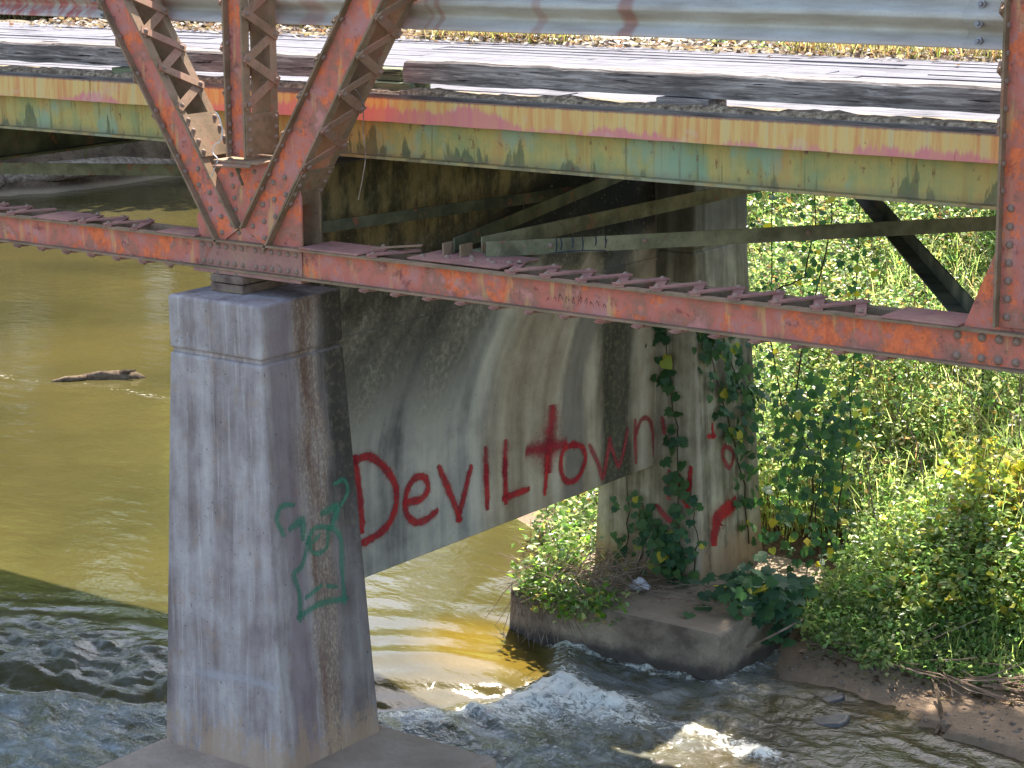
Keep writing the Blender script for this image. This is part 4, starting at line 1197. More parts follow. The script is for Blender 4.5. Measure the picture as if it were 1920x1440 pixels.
def shoots(name, label, n, xr, yr, dmin, dmax, hmin, hmax, per, ls, pal, mat, asp=0.33, keep=None, dens=None, seed=1, spread=0.10):
    x = RNG.uniform(*xr, n); y = RNG.uniform(*yr, n)
    d = bankdist(x, y)
    ok = (d > dmin) & (d < dmax)
    # nothing grows inside the pier or straight up through the deck
    ok &= ~((x > -0.78) & (x < 1.25) & (y < 5.75) & (y > 3.5))
    if keep is not None: ok &= keep(x, y)
    cl = fbm(x * 0.8, y * 0.8, 3, seed)
    if dens is not None: ok &= RNG.random(n) < dens(x, y, cl)
    x, y, cl = x[ok], y[ok], cl[ok]; n = len(x)
    h0 = terrain(x, y)
    H = hmin + (hmax - hmin) * np.clip((cl - 0.36) * 3.2, 0.02, 1.3) * RNG.uniform(0.35, 1.2, n)
    H = H * np.clip(0.34 + 0.42 * bankdist(x, y), 0.34, 1.0)
    lim = np.where((y < 5.0), -0.15, 9.0)
    H = np.minimum(H, np.maximum(lim - h0, 0.1))
    lean = RNG.normal(0, 0.28, (n, 2)) + np.array([0.05, -0.16])
    k = per
    t = RNG.uniform(0.12, 1.0, (n, k)) ** 0.8
    px = x[:, None] + lean[:, :1] * H[:, None] * t ** 1.6 + RNG.normal(0, spread, (n, k)) * 0.5
    py = y[:, None] + lean[:, 1:] * H[:, None] * t ** 1.6 + RNG.normal(0, spread, (n, k)) * 0.5
    pz = h0[:, None] + H[:, None] * t + RNG.normal(0, 0.02, (n, k))
    P = np.stack([px, py, pz], -1).reshape(-1, 3)
    m_ = len(P)
    az = RNG.uniform(0, 2 * math.pi, m_); el = RNG.normal(0.0, 0.45, m_)
    D = np.stack([np.cos(az) * np.cos(el), np.sin(az) * np.cos(el), np.sin(el)], 1)
    Nn = np.stack([RNG.normal(0, 0.9, m_), RNG.normal(-0.25, 0.9, m_), np.ones(m_)], 1)
    s = RNG.uniform(ls[0], ls[1], m_)
    pc = pick(pal, n, 0.22)                      # each shoot has one colour, leaves vary a little
    C = np.clip(np.repeat(pc, k, 0) * (1 + RNG.normal(0, 0.16, (m_, 1))), 0.004, 0.9)
    o = leafcloud(name, P, D, Nn, s, s * asp, C, mat)
    return tag(o, label, name.replace('_', ' '), kind='stuff')

def blades(name, label, n, xr, yr, dmin, dmax, hl, pal, mat, keep=None, zlim=True, wid=0.007, z0=None, nseg=3):
    x = RNG.uniform(*xr, n); y = RNG.uniform(*yr, n)
    d = bankdist(x, y); ok = (d > dmin) & (d < dmax)
    ok &= ~((x > -0.78) & (x < 1.25) & (y < 5.75) & (y > 3.5))
    if keep is not None: ok &= keep(x, y)
    x, y = x[ok], y[ok]; n = len(x)
    h0 = terrain(x, y) if z0 is None else z0(x, y)
    L = RNG.uniform(hl[0], hl[1], n)
    az = RNG.uniform(0, 2 * math.pi, n); bend = RNG.uniform(0.15, 0.9, n)
    side = np.stack([-np.sin(az), np.cos(az), 0 * az], 1)
    dirh = np.stack([np.cos(az), np.sin(az), 0 * az], 1)
    rows = []
    for s in range(nseg + 1):
        t = s / nseg
        c = np.stack([x, y, h0], 1) + dirh * (L * bend * t ** 1.7)[:, None] + np.array([0, 0, 1]) * (L * (t - 0.45 * bend * t * t))[:, None]
        w_ = wid * (1 - t * 0.85)
        rows += [c - side * w_, c + side * w_]
    co = np.stack(rows, 1).reshape(-1, 3)
    k = 2 * (nseg + 1); i = np.arange(n)[:, None] * k
    q = np.concatenate([np.stack([i[:, 0] + 2 * s, i[:, 0] + 2 * s + 1, i[:, 0] + 2 * s + 3, i[:, 0] + 2 * s + 2], 1)[:, None] for s in range(nseg)], 1).reshape(-1, 4)
    me = rawmesh(name, co, q)
    cols = pick(pal, n, 0.22)
    ca = me.color_attributes.new('Col', 'FLOAT_COLOR', 'POINT')
    ca.data.foreach_set('color', np.concatenate([np.repeat(cols, k, 0), np.ones((n * k, 1))], 1).astype(np.float32).ravel())
    me.materials.append(mat)
    return tag(link(bpy.data.objects.new(name, me)), label, name.replace('_', ' '), kind='stuff')

inview = lambda x, y: (x > 9.6 - 1.02 * (y + 9.8) * 1.0) | True
shoots('bank_undergrowth', 'dense leafy green undergrowth on the sunlit river bank behind the pier', 30000, (-6.5, 6.0), (4.6, 11.5), 0.6, 9, 0.25, 0.85, 11, (0.032, 0.065), GREEN, M['leaf'], 0.3, seed=3)
shoots('bank_toe_weeds', 'low dark weeds hanging over the muddy foot of the river bank', 7500, (1.26, 6.0), (4.2, 7.5), 0.10, 1.4, 0.15, 0.55, 11, (0.035, 0.07), GREEN[1:4], M['leaf'], 0.28, seed=8)
shoots('yellowing_creeper', 'patch of yellowing heart leaved creeper low on the river bank', 1500, (1.7, 4.6), (4.7, 6.8), 0.6, 2.0, 0.3, 0.6, 7, (0.05, 0.09), YELLOW, M['leaf'], 0.42, seed=12)
shoots('upper_bank_brush', 'tall leafy brush along the top of the river bank beyond the deck', 14000, (-14, 7), (9.6, 19), 1.2, 30, 0.4, 1.3, 13, (0.06, 0.12), GREEN, M['leaf'], 0.32, seed=23, spread=0.25)
blades('bank_grass', 'long bright grass blades over the sunlit river bank', 48000, (-5, 6.0), (5.4, 12), 0.9, 12, (0.2, 0.6), STRAW, M['dry'], wid=0.008)
blades('toe_grass', 'dark grass hanging at the muddy foot of the bank', 6000, (1.26, 6.0), (4.2, 6.4), 0.14, 1.2, (0.12, 0.34), STRAW[1:3], M['dry'], wid=0.006)
R_ = random.uniform
# dry grass and fallen leaves along the far edge of the deck
blades('dry_verge_grass', 'dry tan grass growing along the far edge of the deck', 7000, (-2.2, 7), (4.42, 4.95), -99, 99, (0.12, 0.42), DRYP, M['dry'], wid=0.006, z0=lambda x, y: 0.86 + 0 * x, keep=lambda x, y: RNG.random(len(x)) < 0.25 + 0.75 * fbm(x * 1.6, y * 1.6, 3, 77))
verge = gridmesh('verge_soil', np.linspace(-12, 12, 160), np.linspace(4.40, 5.0, 14), lambda x, y: 0.905 - 0.05 * sstep(y, 4.6, 4.9) - 0.3 * sstep(y, 4.88, 5.0) + 0.03 * fbm(x * 4, y * 4, 3, 4) - 0.045 * (y < 4.45), M['dirt'])
tag(verge, kind='structure')
n = 2600
lx = RNG.uniform(-7, 6, n); ly = 4.75 - np.abs(RNG.normal(0, 0.28, n)); lz = np.where(ly < 4.42, 0.915, 0.93) + RNG.uniform(0, 0.02, n)
az = RNG.uniform(0, 6.28, n)
tag(leafcloud('leaf_litter', np.stack([lx, ly, lz], 1), np.stack([np.cos(az), np.sin(az), RNG.normal(0.1, 0.25, n)], 1), np.stack([RNG.normal(0, 0.4, n), RNG.normal(0, 0.4, n), np.ones(n)], 1), RNG.uniform(0.04, 0.09, n), RNG.uniform(0.015, 0.03, n), pick([((0.11, 0.06, 0.042), 3), ((0.15, 0.105, 0.068), 3), ((0.09, 0.06, 0.045), 3)], n), M['dry']), 'brown fallen leaves scattered along the far edge of the deck', 'leaf litter', kind='stuff')

# brush on the footing of the far column
def patch(name, label, n, fx, pal, ls, mat, asp=0.32):
    P = fx(n); m_ = len(P)
    az = RNG.uniform(0, 6.28, m_); el = RNG.normal(0.0, 0.5, m_)
    D = np.stack([np.cos(az) * np.cos(el), np.sin(az) * np.cos(el), np.sin(el)], 1)
    Nn = np.stack([RNG.normal(0, 0.5, m_), RNG.normal(-0.2, 0.5, m_), np.ones(m_)], 1)
    s = RNG.uniform(ls[0], ls[1], m_)
    return tag(leafcloud(name, P, D, Nn, s, s * asp, pick(pal, m_), mat), label, 'brush', kind='stuff')
def fx1(n):
    c = RNG.integers(0, 9, n)
    cx = np.array([-0.62, -0.5, -0.35, -0.2, -0.05, -0.55, -0.68, 0.1, -0.4])[c]; cy = np.array([3.75, 3.62, 3.6, 3.58, 3.6, 4.1, 4.4, 3.66, 3.85])[c]
    hz = np.array([0.18, 0.12, 0.12, 0.10, 0.08, 0.3, 0.4, 0.06, 0.22])[c]
    return np.stack([cx + RNG.normal(0, 0.09, n), cy + RNG.normal(0, 0.10, n), -3.36 + np.abs(RNG.normal(0, 1, n)) * hz - 0.10 * (RNG.random(n) < 0.35) * (cy < 3.7)], 1)
patch('footing_brush', 'sunlit green and yellow brush spilling over the left end of the far footing', 1500, fx1, GREEN[1:5] + [((0.16, 0.30, 0.03), 3)], (0.04, 0.085), M['leaf'], 0.36)
def fx2(n): return np.stack([RNG.uniform(-2.0, -0.72, n), RNG.uniform(4.3, 6.0, n), -3.5 + np.abs(RNG.normal(0, 0.35, n))], 1)
def fx2b(n):
    P = fx2(n); d = bankdist(P[:, 0], P[:, 1]); k = d > -0.12 + 0.0 * d; P = P[k]; P[:, 2] = terrain(P[:, 0], P[:, 1]) + np.abs(RNG.normal(0, 0.3, len(P))); return P
patch('shore_brush', 'bright leafy brush on the bank left of the far column', 5200, fx2b, GREEN, (0.045, 0.08), M['leaf'], 0.32)
# dry twigs
def twigs(name, label, n, fx, ln, r=0.004, cat='twigs'):
    V, F = [], []
    for _ in range(n):
        p, d = fx()
        L = random.uniform(*ln); q = [p]
        d = d.normalized()
        for s in range(3):
            d = (d + Vector((random.gauss(0, .18), random.gauss(0, .18), random.gauss(0, .14)))).normalized()
            q.append(q[-1] + d * L / 3)
        v, f = tube(q, [r, r * .85, r * .65, r * .4], 4)
        o = len(V); V += v; F += [tuple(i + o for i in ff) for ff in f]
    o = mk(name, V, F, M['drift'], None)
    return tag(o, label, cat, kind='stuff')
R = random.uniform
def onbank():
    while True:
        x, y = R(-3, 5.5), R(5.2, 10)
        if bankdist(np.array([x]), np.array([y]))[0] > 0.8 and not (-0.8 < x < 1.25 and y < 5.8):
            return (Vector((x, y, float(terrain(np.array([x]), np.array([y]))[0]))), Vector((random.gauss(0, .3), random.gauss(-.1, .3), 1)))
twigs('dead_stalks', 'thin dead stalks standing among the undergrowth on the bank', 420, onbank, (0.6, 1.4), 0.006, 'stalks')
twigs('dry_twigs', 'tangle of dry twigs and stalks on the left end of the far footing', 420, lambda: (Vector((R(-0.74, 0.15), R(3.58, 4.3), -3.36 + R(0, 0.22))), Vector((random.gauss(0, 1), random.gauss(-.3, 1), random.gauss(0, .4)))), (0.15, 0.5), 0.0035)
twigs('dangling_roots', 'dry stalks hanging down the near face of the far footing', 60, lambda: (Vector((R(-0.72, -0.15), 3.57, -3.36 + R(-.05, 0.05))), Vector((random.gauss(0, .3), -.12, -1))), (0.2, 0.5), 0.004)
twigs('footing_litter', 'brown twig litter at the foot of the far column', 110, lambda: (Vector((R(-0.1, 0.95), R(3.9, 4.5), -3.355 + R(0, 0.04))), Vector((random.gauss(0, 1), random.gauss(0, 1), random.gauss(0, .1)))), (0.1, 0.35), 0.0035)
twigs('driftwood_sticks', 'bundle of washed up grey sticks at the foot of the dark bank', 130, lambda: (Vector((R(1.5, 3.6), R(4.2, 4.65), -3.60 + R(0, 0.06))), Vector((1, random.gauss(0, .25), random.gauss(0, .05)))), (0.3, 0.9), 0.007)

# vines: stems as tubes, every leaf its own part
def leaf_mesh(name, pts, col, cup=0.15):
    n = len(pts)
    v = [(0, 0, 0)] + [(a, b, -cup * (a * a + b * b) + 0.06 * math.sin(3 * a)) for a, b in pts]
    f = [(0, i + 1, (i + 1) % n + 1) for i in range(n)]
    me = bpy.data.meshes.new(name); me.from_pydata(v, [], f)
    ca = me.color_attributes.new('Col', 'FLOAT_COLOR', 'POINT')
    for d in ca.data: d.color = (*col, 1)
    me.materials.append(M['ivy']); me.update()
    return me
LOBED = [(-0.10, -0.38), (0.0, -0.25), (0.10, -0.38), (0.36, -0.34), (0.50, -0.06), (0.36, 0.04), (0.40, 0.26), (0.16, 0.22), (0.0, 0.56), (-0.16, 0.22), (-0.40, 0.26), (-0.36, 0.04), (-0.50, -0.06), (-0.36, -0.34)]
HEART = [(0.0, -0.28), (0.2, -0.42), (0.42, -0.3), (0.46, 0.0), (0.26, 0.32), (0.0, 0.58), (-0.26, 0.32), (-0.46, 0.0), (-0.42, -0.3), (-0.2, -0.42)]
IVY = [leaf_mesh('vine_leaf', LOBED, c) for c in ((0.030, 0.085, 0.030), (0.045, 0.11, 0.035), (0.06, 0.125, 0.03))] + [leaf_mesh('vine_leaf', HEART, c) for c in ((0.035, 0.095, 0.030), (0.06, 0.13, 0.035))]
YLEAF = [leaf_mesh('vine_leaf', HEART, c) for c in ((0.46, 0.38, 0.03), (0.30, 0.33, 0.04))]
KUD = [leaf_mesh('vine_leaf', LOBED, c) for c in ((0.03, 0.085, 0.04), (0.04, 0.105, 0.042), (0.06, 0.14, 0.045))]
def vine(name, label, stems, nleaf, size, face, pal=IVY, ypr=0.08, jitter=0.06, group=None, r=0.007):
    t = thing(name, stems[0][-1], label, 'vine', group)
    for st in stems:
        q = []
        for a, b in zip(st[:-1], st[1:]):
            for k in range(4):
                q.append(Vector(a).lerp(Vector(b), k / 4) + Vector((random.gauss(0, .008), random.gauss(0, .004), random.gauss(0, .008))))
        q.append(Vector(st[-1]))
        v, f = tube(q, [r * (0.45 + 0.55 * i / len(q)) for i in range(len(q))], 5)
        mk('stem', v, f, M['stem'], t)
    for _ in range(nleaf):
        st = random.choice(stems); i = random.randrange(len(st) - 1)
        p = Vector(st[i]).lerp(Vector(st[i + 1]), random.random())
        fz = Vector(face)
        p = p + Vector((random.gauss(0, jitter), random.gauss(0, jitter), random.gauss(0, jitter)))
        p = p - fz * min(0, (p - Vector(st[i])).dot(fz)) + fz * random.uniform(0.015, 0.05)
        me = random.choice(YLEAF) if random.random() < ypr else random.choice(pal)
        o = bpy.data.objects.new('leaf', me)
        nz = (fz + Vector((random.gauss(0, .35), random.gauss(0, .35), random.gauss(0.25, .35)))).normalized()
        q4 = nz.to_track_quat('Z', 'Y').to_matrix().to_4x4()
        o.matrix_basis = Matrix.Translation(p) @ q4 @ Matrix.Rotation(math.pi + random.gauss(0, .6), 4, 'Z') @ Matrix.Scale(random.uniform(*size), 4)
        link(o, t)
    return t
def cf(x, z): return (x, lerp_face(z, -3.45, 4.60, 4.50) - 0.012, z)
def cs(y, z): return (lerp_face(z, -3.45, 0.345, 0.475) + 0.012, y, z)
vine('climbing_vine', 'dark ivy climbing straight up the near face of the far column', [[cf(0.10, -1.25), cf(0.14, -1.7), cf(0.22, -2.1), cf(0.24, -2.5), cf(0.26, -3.0), cf(0.3, -3.35)], [cf(0.05, -2.95), cf(0.15, -3.1), cf(0.28, -3.35)]], 120, (0.07, 0.125), (0, -1, 0.1), ypr=0.05)
vine('climbing_vine', 'dark ivy trailing down the right side face of the far column', [[cs(4.66, -1.25), cs(4.8, -1.6), cs(4.92, -1.95), cs(5.05, -2.25), cs(5.2, -2.7), cs(5.25, -3.2)], [cs(4.7, -1.3), cs(5.0, -1.5), cs(5.2, -1.9), cs(5.35, -2.1)]], 210, (0.06, 0.115), (1, -0.2, 0.1), ypr=0.06, jitter=0.11)
vine('climbing_vine', 'thin leafy creeper with small leaves near the left edge of the far column', [[cf(-0.25, -2.55), cf(-0.22, -2.85), cf(-0.26, -3.3)], [cf(-0.10, -2.75), cf(-0.06, -3.05), cf(-0.12, -3.35)]], 46, (0.05, 0.09), (0, -1, 0.1), ypr=0.05)
vine('climbing_vine', 'bright green leafy sprig low on the corner of the far column', [[cf(0.20, -2.85), cf(0.22, -3.1), cf(0.2, -3.35)], [cf(0.4, -2.7), cf(0.45, -3.0), cf(0.42, -3.3)]], 40, (0.05, 0.10), (0, -1, 0.3), pal=KUD, ypr=0.12)
vine('hanging_vine', 'leafy vine hanging in a vertical line from the girder in front of the bank', [[(1.47, 5.2, 0.5), (1.47, 5.2, -0.28), (1.45, 5.2, -1.03), (1.38, 5.3, -1.65), (1.32, 5.35, -2.1), (1.25, 5.4, -2.57), (1.12, 5.5, -3.34)]], 170, (0.04, 0.08), (0.3, -0.8, 0.2), ypr=0.15, jitter=0.075)
vine('hanging_vine', 'bare twisting vine stems hanging beside the right edge of the far column', [[(0.48, 5.52, 0.4), (0.50, 5.5, -0.6), (0.52, 5.5, -1.51), (0.62, 5.5, -2.04), (0.80, 5.5, -2.25), (0.95, 5.5, -2.45), (0.9, 5.5, -3.2)], [(0.8, 5.6, 0.4), (0.86, 5.6, -0.5), (0.76, 5.6, -1.0), (0.52, 5.55, -1.12)], [(1.0, 5.6, 0.4), (1.0, 5.6, -0.5), (0.78, 5.55, -1.6), (0.74, 5.5, -2.2)]], 130, (0.04, 0.08), (0.3, -0.8, 0.2), ypr=0.1, jitter=0.10, r=0.009)
vine('leafy_vine', 'mass of dark broad vine leaves between the far column and the bank', [[(0.75, 5.55, -1.75), (0.95, 5.5, -2.1), (1.05, 5.45, -2.5), (1.0, 5.4, -2.9), (1.0, 5.5, -3.3)], [(0.85, 5.5, -2.2), (0.7, 5.5, -2.6), (0.75, 5.45, -3.2)], [(1.2, 5.5, -2.0), (1.1, 5.5, -2.4), (0.95, 5.5, -2.9)]], 290, (0.05, 0.10), (0.4, -0.8, 0.3), ypr=0.05, jitter=0.15)
vine('broad_leaf_vine', 'patch of big lobed green leaves draped over the right end of the far footing', [[(0.72, 4.15, -3.30), (0.95, 4.05, -3.28), (1.15, 4.1, -3.27), (1.26, 4.3, -3.33)], [(0.9, 4.4, -3.27), (1.2, 4.45, -3.27), (1.30, 4.5, -3.5)], [(1.0, 4.2, -3.22), (1.25, 4.3, -3.18), (1.32, 4.35, -3.45), (1.33, 4.3, -3.65)]], 150, (0.10, 0.16), (0.15, -0.45, 0.8), pal=KUD, ypr=0.03, jitter=0.10)

# small things
def wire(name, pts, r, mat, label, cat, sub='strand'):
    t = thing(name, pts[0], label, cat)
    q = []
    P = [np.array(p) for p in pts]
    for i in range(len(P) - 1):
        p0, p1, p2, p3 = P[max(i - 1, 0)], P[i], P[i + 1], P[min(i + 2, len(P) - 1)]
        for s in np.linspace(0, 1, 6)[:-1]:
            q.append(0.5 * (2 * p1 + (p2 - p0) * s + (2 * p0 - 5 * p1 + 4 * p2 - p3) * s * s + (3 * p1 - p0 - 3 * p2 + p3) * s ** 3))
    q.append(P[-1])
    v, f = tube(q, r, 5)
    mk(sub, v, f, mat, t)
    return t
wire('dead_vine', [(0.72, 0.10, 1.02), (0.84, 0.10, 0.97), (0.889, 0.1, 0.88), (0.885, 0.1, 0.72), (0.90, 0.1, 0.59), (0.87, 0.1, 0.45), (0.832, 0.1, 0.316)], 0.0032, M['drift'], 'thin dry grey vine hanging off the right diagonal', 'vine', 'stem')
wire('frayed_string', [(-0.20, -0.03, 0.80), (-0.15, -0.05, 0.77), (-0.13, -0.05, 0.70), (-0.145, -0.05, 0.63), (-0.20, -0.05, 0.60), (-0.22, -0.05, 0.55), (-0.16, -0.07, 0.515), (-0.19, -0.07, 0.46), (-0.24, -0.05, 0.40)], 0.004, M['string'], 'loose white string snagged on the foot of the truss post', 'string')

def blob(name, pts_r, mat, label, cat, seg=10, squash=(1, 1, 1), loc=(0, 0, 0), nz=0.15, sub='body'):
    t = thing(name, loc, label, cat)
    bm = bmesh.new(); bmesh.ops.create_icosphere(bm, subdivisions=3, radius=1)
    for v_ in bm.verts:
        c = v_.co
        k = 1 + nz * (float(vnoise(c.x * 2 + 3, c.y * 2 + c.z * 1.7, 13)) - 0.5) * 2 + nz * 0.5 * (float(vnoise(c.x * 5 + 3, c.y * 5 + c.z * 4.7, 14)) - 0.5)
        v_.co = Vector((c.x * squash[0] * k, c.y * squash[1] * k, c.z * squash[2] * k)) + Vector(loc)
    me = bpy.data.meshes.new(sub); bm.to_mesh(me); bm.free(); me.materials.append(mat)
    link(bpy.data.objects.new(sub, me), t)
    return t
def slab(name, c, a, b, h, rot, label):
    t = thing(name, c, label, 'stone', 'flat stones in the shallows')
    v = []
    for z, s in ((-h, 1.05), (h * 0.6, 1.0), (h, 0.86)):
        for k in range(9):
            th = 2 * math.pi * k / 9; rr = 1 + 0.16 * math.sin(k * 2.4 + a * 30)
            x_, y_ = a * s * rr * math.copysign(abs(math.cos(th)) ** 0.6, math.cos(th)), b * s * rr * math.copysign(abs(math.sin(th)) ** 0.6, math.sin(th))
            v.append((c[0] + x_ * math.cos(rot) - y_ * math.sin(rot), c[1] + x_ * math.sin(rot) + y_ * math.cos(rot), c[2] + z + 0.02 * x_ / a))
    f = [(j * 9 + k, j * 9 + (k + 1) % 9, j * 9 + 9 + (k + 1) % 9, j * 9 + 9 + k) for j in range(2) for k in range(9)] + [tuple(range(18, 27))]
    bevel(mk('slab', v, f, M['stone'], t), 0.008, 2)
slab('flat_stone', (2.28, 3.40, -3.76), 0.15, 0.10, 0.035, 0.5, 'dark flat stone standing clear of the shallow water')
slab('flat_stone', (2.05, 3.78, -3.765), 0.16, 0.05, 0.022, 1.0, 'low dark stone behind the flat one, nearly under water')
sn = thing('driftwood_snag', (-10.2, 7.9, -3.62), 'weathered driftwood snag breaking the surface of the river', 'driftwood')
v, f = tube([(-10.75, 7.42, -3.66), (-10.6, 7.54, -3.635), (-10.42, 7.68, -3.635), (-10.25, 7.85, -3.625), (-10.05, 8.0, -3.625), (-9.9, 8.12, -3.64), (-9.8, 8.2, -3.66)], [0.02, 0.03, 0.05, 0.06, 0.085, 0.06, 0.03], 11)
v = [q + Vector((0, 0, 0.09 * (float(vnoise(q.x * 16, q.y * 16 + q.z * 25, 4)) - 0.5))) for q in v]
mk('trunk', v, f, M['bark'], sn, smooth=True)
v, f = tube([(-10.35, 7.70, -3.62), (-10.5, 7.5, -3.62), (-10.6, 7.36, -3.66)], [0.04, 0.045, 0.03], 8)
mk('broken_limb', v, f, M['bark'], sn, smooth=True)
v, f = tube([(-10.12, 7.95, -3.60), (-10.0, 8.02, -3.55), (-9.86, 8.06, -3.53)], [0.04, 0.028, 0.012], 6)
mk('broken_limb', v, f, M['bark'], sn)
lg = thing('fallen_log', (-24, 18.4, -3.5), 'bare forked fallen tree lying at the far left shore', 'log')
v, f = tube([(-27.5, 16.2, -3.2), (-25.5, 17.6, -3.35), (-24.3, 18.6, -3.30), (-23.0, 19.9, -3.15), (-22.2, 21.0, -3.2)], [0.30, 0.26, 0.22, 0.17, 0.08], 9)
mk('trunk', v, f, M['drift'], lg, smooth=True)
v, f = tube([(-24.6, 18.3, -3.35), (-24.4, 17.6, -3.5), (-24.6, 16.8, -3.7)], [0.2, 0.2, 0.16], 8)
mk('fork', v, f, M['drift'], lg, smooth=True)
bagv = blob('plastic_scrap', None, M['plastic'], 'crumpled pale plastic scrap among twigs at the foot of the far column', 'litter', squash=(0.085, 0.06, 0.045), loc=(0.13, 4.12, -3.32), nz=0.6, sub='film')
wire('stick', [(1.05, 4.05, -3.72), (1.2, 4.0, -3.6), (1.4, 4.15, -3.47), (1.5, 4.25, -3.4)], 0.009, M['drift'], 'bare stick leaning against the corner of the far footing', 'stick', 'shaft')
wire('stick', [(2.75, 4.1, -3.58), (2.95, 3.8, -3.69), (3.0, 3.6, -3.74)], 0.014, M['bark'], 'dark branch lying across the sandy edge into the water', 'stick', 'shaft')

# ------------------------------------------------------------------ far trees (mirrored in the river)
def tree_proto(seed, H, label, loc):
    random.seed(seed)
    t = thing('river_tree', loc, label, 'tree', 'trees along the far river bank')
    P, trunk = [], []
    v, f = tube([(0, 0, -0.5), (0.1, 0.05, H * 0.3), (0.0, 0.2, H * 0.6), (0.2, 0.1, H * 0.92)], [0.32, 0.25, 0.16, 0.05], 8)
    tr = mk('trunk', v, f, M['bark'], None); 
    cl = []
    for k in range(26):
        a = random.uniform(0, 6.28); z = random.uniform(0.18, 0.98) * H; rr = (0.36 * H) * math.sin(min(1, (z / H) ** 0.7) * 2.75 + 0.25) * random.uniform(0.35, 1)
        c = Vector((math.cos(a) * rr, math.sin(a) * rr, z)); cl.append(c)
        vv, ff = tube([(0, 0.1, z * 0.75), (c.x * .5, c.y * .5, z * 0.9), tuple(c)], [0.09, 0.05, 0.02], 5)
        V0 = len(v); v += vv; f += [tuple(i + V0 for i in q) for q in ff]
    bpy.data.objects.remove(tr)
    n = 5200
    ci = RNG.integers(0, len(cl), n); C0 = np.array([list(c) for c in cl])[ci]
    g = RNG.normal(0, 1, (n, 3)); g /= np.linalg.norm(g, axis=1)[:, None]
    P = C0 + g * (RNG.random(n) ** 0.4)[:, None] * np.array([0.16, 0.16, 0.11]) * H
    D = RNG.normal(0, 1, (n, 3)); Nn = RNG.normal(0, 0.7, (n, 3)) + [0, 0, 1]
    s = RNG.uniform(0.28, 0.55, n)
    return t, (v, f), (P, D, Nn, s)
def put_tree(seed, H, loc, label, pal):
    t, (v, f), (P, D, Nn, s) = tree_proto(seed, H, label, loc)
    PINV.pop(t.name, None)
    mk('trunk', v, f, M['bark'], t)
    leafcloud('crown', P, D, Nn, s, s * 0.4, pick(pal, len(P)), M['leaf'], parent=t)
    return t
def copy_tree(t, loc, rz, sc, label):
    c = t.copy(); COL.objects.link(c); c.location = loc; c.rotation_euler = (0, 0, rz); c.scale = (sc, sc, sc); c['label'] = label
    for ch in t.children:
        d = ch.copy(); COL.objects.link(d); d.parent = c; d.matrix_parent_inverse = Matrix.Identity(4)
    return c
spots = [(-28.5, 17, -0.4), (-25.6, 24.0, -1.2), (-29, 28, 0.3), (-33, 12, 0.2), (-34, 5, 0.2), (-24, 36, 0), (-31, 36, 0.2), (-38, 42, 0.3), (-17.5, 29, 0.2), (-14, 24, 0.3), (-12, 33, 0.4), (-21, 46, 0.4), (-36, 22, 0.5), (-30, 52, 0.4), (-29.5, 21.3, 0.0), (-31.5, 25.5, 0.2)]
words = ['leaning over the fallen log', 'behind the far left shore', 'at the upstream bend', 'left of the fallen log', 'far left beyond the deck', 'in the upstream gap', 'back row at the bend', 'far back on the left', 'on the right hand upstream bank', 'nearest on the right upstream bank', 'behind the right upstream bank', 'far upstream in the middle', 'back row on the left shore', 'farthest upstream', 'between the log tree and the shore tree', 'behind the shore tree at the bend']
pr1 = put_tree(5, 9.0, (spots[0][0], spots[0][1], spots[0][2]), 'green leafy tree ' + words[0], GREEN)
pr2 = put_tree(9, 10.0, (spots[1][0], spots[1][1], spots[1][2]), 'green leafy tree ' + words[1], GREEN[2:] + GREEN[1:3])
for i, (x, y, z) in enumerate(spots[2:], 2):
    copy_tree((pr1, pr2)[i % 2], (x, y, z), i * 1.3, 0.85 + 0.1 * (i % 4), 'green leafy tree ' + words[i])
blades('left_bank_grass', 'dry weeds on the shaded far left river bank', 9000, (-34, -22), (10, 34), -99, 99, (0.3, 0.9), DRYP, M['dry'], wid=0.02, keep=lambda x, y: inpoly(x, y, LBANK))

# a slim tree on top of the bank, mostly hidden behind the right post; its unseen crown is shaped to shade the foot of the bank
def bank_tree():
    t = thing('bank_tree', (0.40, 9.9, 0.0), 'slim tree on the bank top behind the right truss post', 'tree')
    pts = [(0.42, 9.95, -1.2), (0.42, 9.92, 1.5), (0.36, 9.9, 3.4), (0.40, 9.9, 5.6)]
    v, f = tube(pts, [0.07, 0.06, 0.05, 0.02], 7)
    mk('trunk', v, f, M['bark'], t)
    n = 10500
    k = RNG.integers(0, 28, n)
    cc = np.stack([RNG.uniform(-2.5, 1.5, 28), RNG.normal(9.10, 0.30, 28), RNG.normal(5.0, 0.4, 28)], 1)
    cc[:, 1] += np.where(cc[:, 0] < -0.9, 0.65, 0.0)
    g = RNG.normal(0, 1, (n, 3)); g /= np.linalg.norm(g, axis=1)[:, None]
    P = cc[k] + g * (RNG.random(n) ** 0.4)[:, None] * np.array([0.6, 0.5, 0.4])
    s_ = RNG.uniform(0.07, 0.13, n)
    leafcloud('crown', P, RNG.normal(0, 1, (n, 3)), RNG.normal(0, 0.7, (n, 3)) + [0, 0, 1], s_, s_ * 0.45, pick(GREEN, n), M['leaf'], parent=t)
    for c in cc:
        v, f = tube([(0.37, 9.9, 3.6), (c[0] * .5 + .18, c[1] * .5 + 4.95, (c[2] + 3.6) / 2 + .2), tuple(c)], [0.03, 0.02, 0.008], 5)
        mk('limb', v, f, M['bark'], t)
bank_tree()

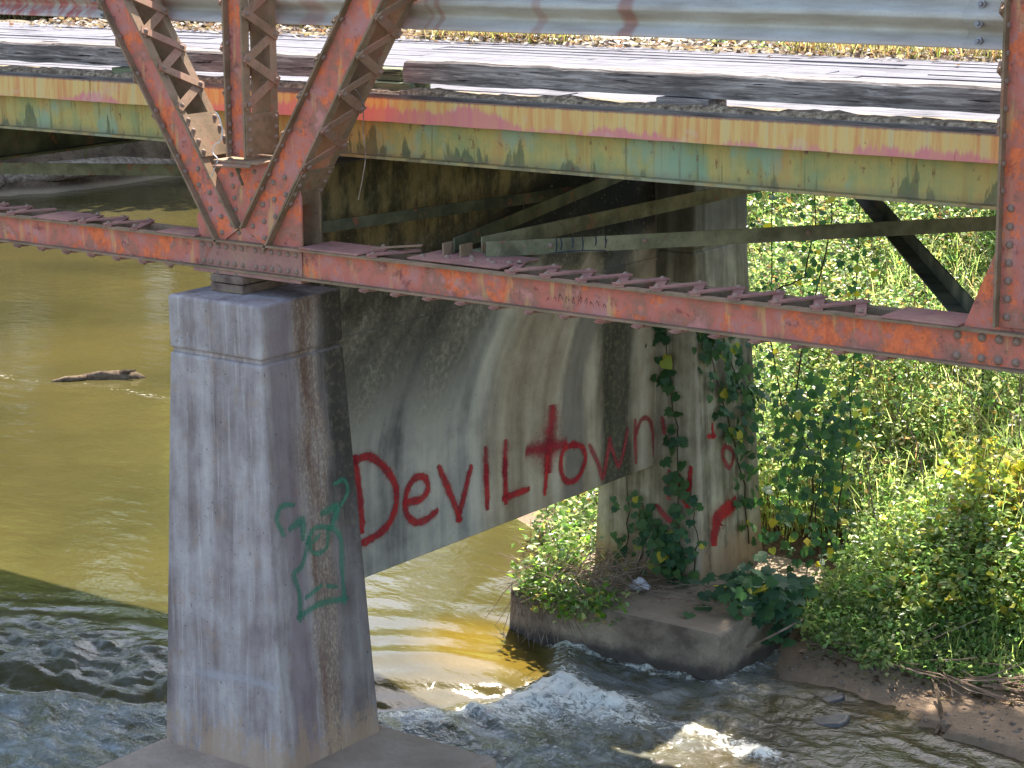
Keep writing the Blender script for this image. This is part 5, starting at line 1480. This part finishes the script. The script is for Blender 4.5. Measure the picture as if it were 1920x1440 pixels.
def pebbles(name, label, n, xr, yr, sz, mat):
    x = RNG.uniform(*xr, n); y = RNG.uniform(*yr, n); z = terrain(x, y)
    ok = (z > -3.74) & (z < -3.2) & ~((x < 1.26) & (y > 3.5) & (y < 5.8)); x, y, z = x[ok], y[ok], z[ok]; n = len(x)
    o6 = np.array([(1, 0, 0), (0, 1, 0), (-1, 0, 0), (0, -1, 0), (0, 0, 1), (0, 0, -1), (.7, .7, .35), (-.7, .7, .35), (-.7, -.7, .35), (.7, -.7, .35)], float)
    fc = np.array([(4, 0, 6), (4, 6, 1), (4, 1, 7), (4, 7, 2), (4, 2, 8), (4, 8, 3), (4, 3, 9), (4, 9, 0), (0, 5, 1), (1, 5, 2), (2, 5, 3), (3, 5, 0), (0, 1, 6), (1, 2, 7), (2, 3, 8), (3, 0, 9)])
    s_ = RNG.uniform(sz[0], sz[1], n) * RNG.uniform(0.5, 1, n)
    a = RNG.uniform(0, 6.28, n); c, sn_ = np.cos(a), np.sin(a)
    sc = np.stack([s_, s_ * RNG.uniform(0.5, 0.9, n), s_ * RNG.uniform(0.3, 0.6, n)], 1)
    P = o6[None] * sc[:, None] * RNG.uniform(0.75, 1.2, (n, 10, 1))
    X = P[..., 0] * c[:, None] - P[..., 1] * sn_[:, None] + x[:, None]; Y = P[..., 0] * sn_[:, None] + P[..., 1] * c[:, None] + y[:, None]
    co = np.stack([X, Y, P[..., 2] + z[:, None]], -1).reshape(-1, 3)
    me = rawmesh(name, co, (fc[None] + (np.arange(n) * 10)[:, None, None]).reshape(-1, 3)); me.materials.append(mat)
    tag(link(bpy.data.objects.new(name, me)), label, name, kind='stuff')
pebbles('gravel', 'dark gravel and small stones on the muddy shore under the bank', 900, (1.2, 6), (3.6, 5.3), (0.008, 0.04), M['peb'])
n = 700
lx = RNG.uniform(1.3, 5, n); ly = RNG.uniform(4.1, 5.2, n); lz = terrain(lx, ly) + 0.012
k_ = lz > -3.68; lx, ly, lz = lx[k_], ly[k_], lz[k_]; n = len(lx); az = RNG.uniform(0, 6.28, n)
tag(leafcloud('shore_litter', np.stack([lx, ly, lz], 1), np.stack([np.cos(az), np.sin(az), RNG.normal(0.1, 0.2, n)], 1), np.stack([RNG.normal(0, 0.3, n), RNG.normal(0, 0.3, n), np.ones(n)], 1), RNG.uniform(0.03, 0.08, n), RNG.uniform(0.012, 0.026, n), pick([((0.16, 0.10, 0.06), 3), ((0.24, 0.17, 0.10), 2), ((0.10, 0.07, 0.05), 2)], n), M['dry']), 'brown dead leaves on the muddy shore under the bank', 'leaf litter', kind='stuff')
